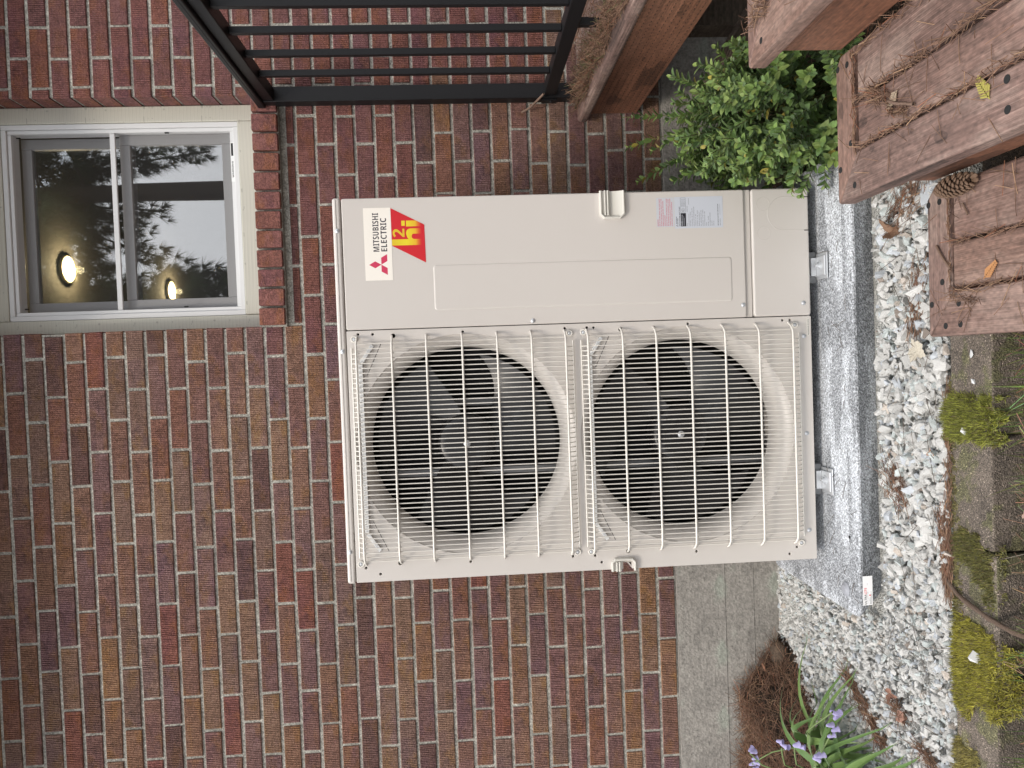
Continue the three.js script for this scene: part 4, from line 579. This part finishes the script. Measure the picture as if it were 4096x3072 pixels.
// ================================================================ small litter
{
  const R = rng(151);
  const stick = [[.077, -.088, 1.01], [.05, -.082, 1.06], [.036, -.078, 1.10], [.024, -.079, 1.157], [.014, -.083, 1.222], [.012, -.089, 1.27], [.012, -.094, 1.30]], c = new THREE.CatmullRomCurve3(stick.map((p) => new THREE.Vector3(...p))), sg = new THREE.TubeGeometry(c, 40, .0046, 8); { const p = sg.attributes.position, n = sg.attributes.normal; for (let i = 0; i < p.count; i++) { const row = Math.floor(i / 9) / 40, k = (fbm(p.getX(i) * 200 + 50, p.getZ(i) * 60 + 50, 64, 2) - .5) * .004 + row * .0012 - (row < .12 ? .0022 * (1 - row / .12) : 0); p.setXYZ(i, p.getX(i) + n.getX(i) * k, p.getY(i) + n.getY(i) * k, p.getZ(i) + n.getZ(i) * k); } }
  const sk = thing('fallen_stick', 'brown stick lying across the gravel and edging block', 'stick', [.04, -.09, 1.1]); part(sk, 'bark', sg, std({ color: lin(.19, .13, .095), roughness: .95, bumpMap: grainBump, bumpScale: .002 })); part(sk, 'cut_end', (() => { const g = new THREE.CylinderGeometry(.0056, .0056, .006, 12); g.rotateX(Math.PI / 2); g.translate(.012, -.094, 1.302); return g; })(), std({ color: lin(.42, .25, .13), roughness: .9 }));
  const lobed = (n, depth, size, curl) => { const pos = [], N = 44, Rr = (a) => size * (.62 + depth * Math.cos(n * a) + .1 * Math.cos(a) + .06 * Math.cos(13 * a)), pt = (a, f) => { const r = Rr(a) * f; return [r * Math.cos(a), curl * f * f * (.4 + .6 * Math.sin(a * 2)) * size, r * Math.sin(a)]; }; for (let i = 0; i < N; i++) { const a = (i / N) * 6.2832, b = ((i + 1) / N) * 6.2832; const c0 = pt(a, .5), c1 = pt(b, .5), d0 = pt(a, 1), d1 = pt(b, 1); pos.push(0, 0, 0, ...c1, ...c0, ...c0, ...c1, ...d1, ...c0, ...d1, ...d0); } const g = new THREE.BufferGeometry(); g.setAttribute('position', new THREE.Float32BufferAttribute(pos, 3)); g.computeVertexNormals(); return uvBox(g); };
  const fallen = (label, x, y, z, geo, col, yaw, tilt) => tag(place(scene, 'fallen_leaf', geo, std({ color: lin(...col), roughness: .85, side: THREE.DoubleSide, bumpMap: grainBump, bumpScale: .002 }), x, y, z, tilt, yaw, 0), label, 'leaf', 'fallen leaves');
  fallen('pale dry lobed leaf on gravel at the lowest step corner', .582, -.072, .965, lobed(5, .1, .040, .3), [.47, .43, .35], .4, .15);
  fallen('curled brown leaf on gravel beside the pad', .883, -.078, .865, lobed(2, .3, .036, .9), [.22, .13, .08], .9, .2);
  fallen('small orange leaf on gravel near the second block', .345, -.078, 1.0, lobed(3, .15, .014, .4), [.38, .22, .13], 0, .1);
  fallen('reddish brown leaf scrap on gravel by the needle streak', -.31, -.08, .80, lobed(5, .25, .026, .5), [.26, .14, .10], 1, .2);
  fallen('long reddish leaf scrap on gravel past the needle streak', -.345, -.08, .86, lobed(4, .3, .024, .5), [.27, .15, .11], 2.1, .2);
  fallen('pinkish dry leaf on the soil below the edging', .27, -.125, 1.27, lobed(3, .2, .045, .4), [.42, .29, .24], .5, .2);
  // pine cone behind the lowest step
  const cone = thing('pine_cone', 'brown pine cone lying in the corner behind the lowest step', 'pine cone', [.905, .018, 1.25]), scale = new THREE.SphereGeometry(.006, 6, 4); scale.scale(1, .45, 1.4); const sc = [];
  for (let i = 0; i < 110; i++) { const t = i / 110, a = i * 2.39996, r = .019 * Math.sin(Math.PI * (.12 + .8 * t)) ** .7, g = scale.clone(); g.rotateX(-.5); g.translate(0, r, 0); g.rotateZ(a); g.translate(.905, .018, 1.25 + (t - .5) * .10); sc.push(g); }
  part(cone, 'scales', merge(sc), std({ color: lin(.16, .10, .065), roughness: .85 })); part(cone, 'core', (() => { const g = new THREE.SphereGeometry(.016, 10, 8); g.scale(.9, .9, 2.8); g.translate(.905, .018, 1.25); return g; })(), std({ color: lin(.09, .055, .035), roughness: .9 }));
  // cedar sprigs
  const sprig = (len) => { const l = [], add = (x, z, yaw, L, w) => { const g = new THREE.BoxGeometry(L, .0012, w); g.rotateY(yaw); g.translate(x, .0012, z); l.push(g); }; add(len / 2, 0, 0, len, .0016); for (let i = 1; i < 9; i++) { const t = i / 9, s = len * .38 * (1 - t * .7); for (const d of [-1, 1]) add(len * t + s * .35, d * s * .33, -d * .75, s, .0028); } return merge(l); };
  [['yellow-green cedar sprig on the second step near the nosing', .955, H.s3 + .002, 1.6, .6, [.34, .30, .07], .05], ['orange cedar sprig caught in the lowest step plank gap', .715, .004, 1.31, -.9, [.45, .22, .09], .045], ['tan cedar sprig flat on the second step middle plank', 1.055, H.s3 + .002, 1.36, 2.2, [.36, .28, .20], .045], ['small russet cedar sprig on the needle pile', -.52, -.02, .11, 1.2, [.30, .15, .09], .035]].forEach(([lab, x, y, z, yaw, c, len]) => tag(place(scene, 'cedar_sprig', sprig(len), std({ color: lin(...c), roughness: .85 }), x, y, z, 0, yaw, 0), lab, 'sprig', 'cedar sprigs'));
  [['short twig lying across the second step planks', [[1.045, H.s3 + .004, 1.33], [1.03, H.s3 + .006, 1.36], [1.012, H.s3 + .004, 1.41]], .0032], ['dark twig on the lowest step side board', [[.80, .004, 1.165], [.775, .006, 1.185], [.745, .004, 1.21]], .0028], ['thin straight twig on the lowest step rear plank', [[.87, .003, 1.25], [.845, .003, 1.265]], .0022], ['bent twig hanging on the railing bottom rail', [[1.50, .69, .10], [1.49, .71, .06], [1.47, .735, .05], [1.465, .76, .02]], .004]].forEach(([lab, pts, r]) => tag(part(scene, 'twig', tube(pts, r, 6), std({ color: lin(.17, .11, .08), roughness: .9 })), lab, 'twig', 'twigs on the stairs'));
  // short dry twigs on the gravel
  const l = []; for (let i = 0; i < 40; i++) l.push(needle(R, -.9 + R() * 1.8, -.085, .8 + R() * .22, R() * 6.3, .05 + R() * .1, .06, lin(.13, .10, .08))); tag(instances(scene, 'pine_needles', NG[1], needleMat, l), 'single dark needles scattered over the front gravel');
}

// ================================================================ trees across the yard, mirrored in the window
{
  const R = rng(171), tuft = (() => { const l = [], r = rng(9); for (let i = 0; i < 26; i++) { const g = new THREE.ConeGeometry(.006, .2, 3, 1); g.translate(0, .1, 0); g.rotateZ((r() - .5) * 2.6 + Math.PI); g.rotateY(r() * 6.3); l.push(g); } return merge(l); })();
  const fol = std({ color: lin(1, 1, 1), roughness: .9 }), bark = std({ color: lin(.06, .045, .035), roughness: .95, bumpMap: grainBump, bumpScale: .02 });
  const conifer = (label, x, z, h, r0, crown0, spread, n) => {
    const t = thing('conifer_tree', label, 'tree', [x, -.178, z], 'trees across the yard'), lb = [], tf = [];
    const tr = new THREE.CylinderGeometry(r0 * .25, r0, h, 12, 8); tr.translate(x, -.178 + h / 2, z); part(t, 'trunk', uvBox(tr), bark);
    for (let i = 0; i < n; i++) { const u = R() ** .8, y = lerp(crown0, h - .3, u), len = spread * (1 - u * .8) * (.6 + .5 * R()), a = R() * 6.283, b = [x, y, z], m = [x + Math.cos(a) * len * .5, y + .12 * len, z + Math.sin(a) * len * .5], e = [x + Math.cos(a) * len, y - .35 * len, z + Math.sin(a) * len]; lb.push(tube([b, m, e], .018, 4, 5)); const N = Math.round(len * 42); for (let k = 0; k < N; k++) { const s = .2 + .8 * R(), px = lerp(b[0], e[0], s) + (R() - .5) * .4, pz = lerp(b[2], e[2], s) + (R() - .5) * .5, py = y + .12 * len * Math.sin(s * 3.1) - .35 * len * s * s + (R() - .5) * .3, L = .6 + .8 * R(); tf.push({ p: [px, py, pz], e: [R() * .8, R() * 6.3, R() * .8], s: .8 + R() * .7, c: lin(.035 * L, .06 * L, .025 * L) }); } }
    part(t, 'branches', merge(lb), bark); instances(t, 'crown', tuft, fol, tf);
  };
  conifer('tall conifer with bare lower trunk across the yard', 3.45, 9.2, 15, .2, 6.7, 3.4, 110);
  conifer('dense conifer with branches to the ground across the yard', 1.55, 9.8, 12, .22, 1.0, 1.7, 150);
}
renderer.render(scene, camera);
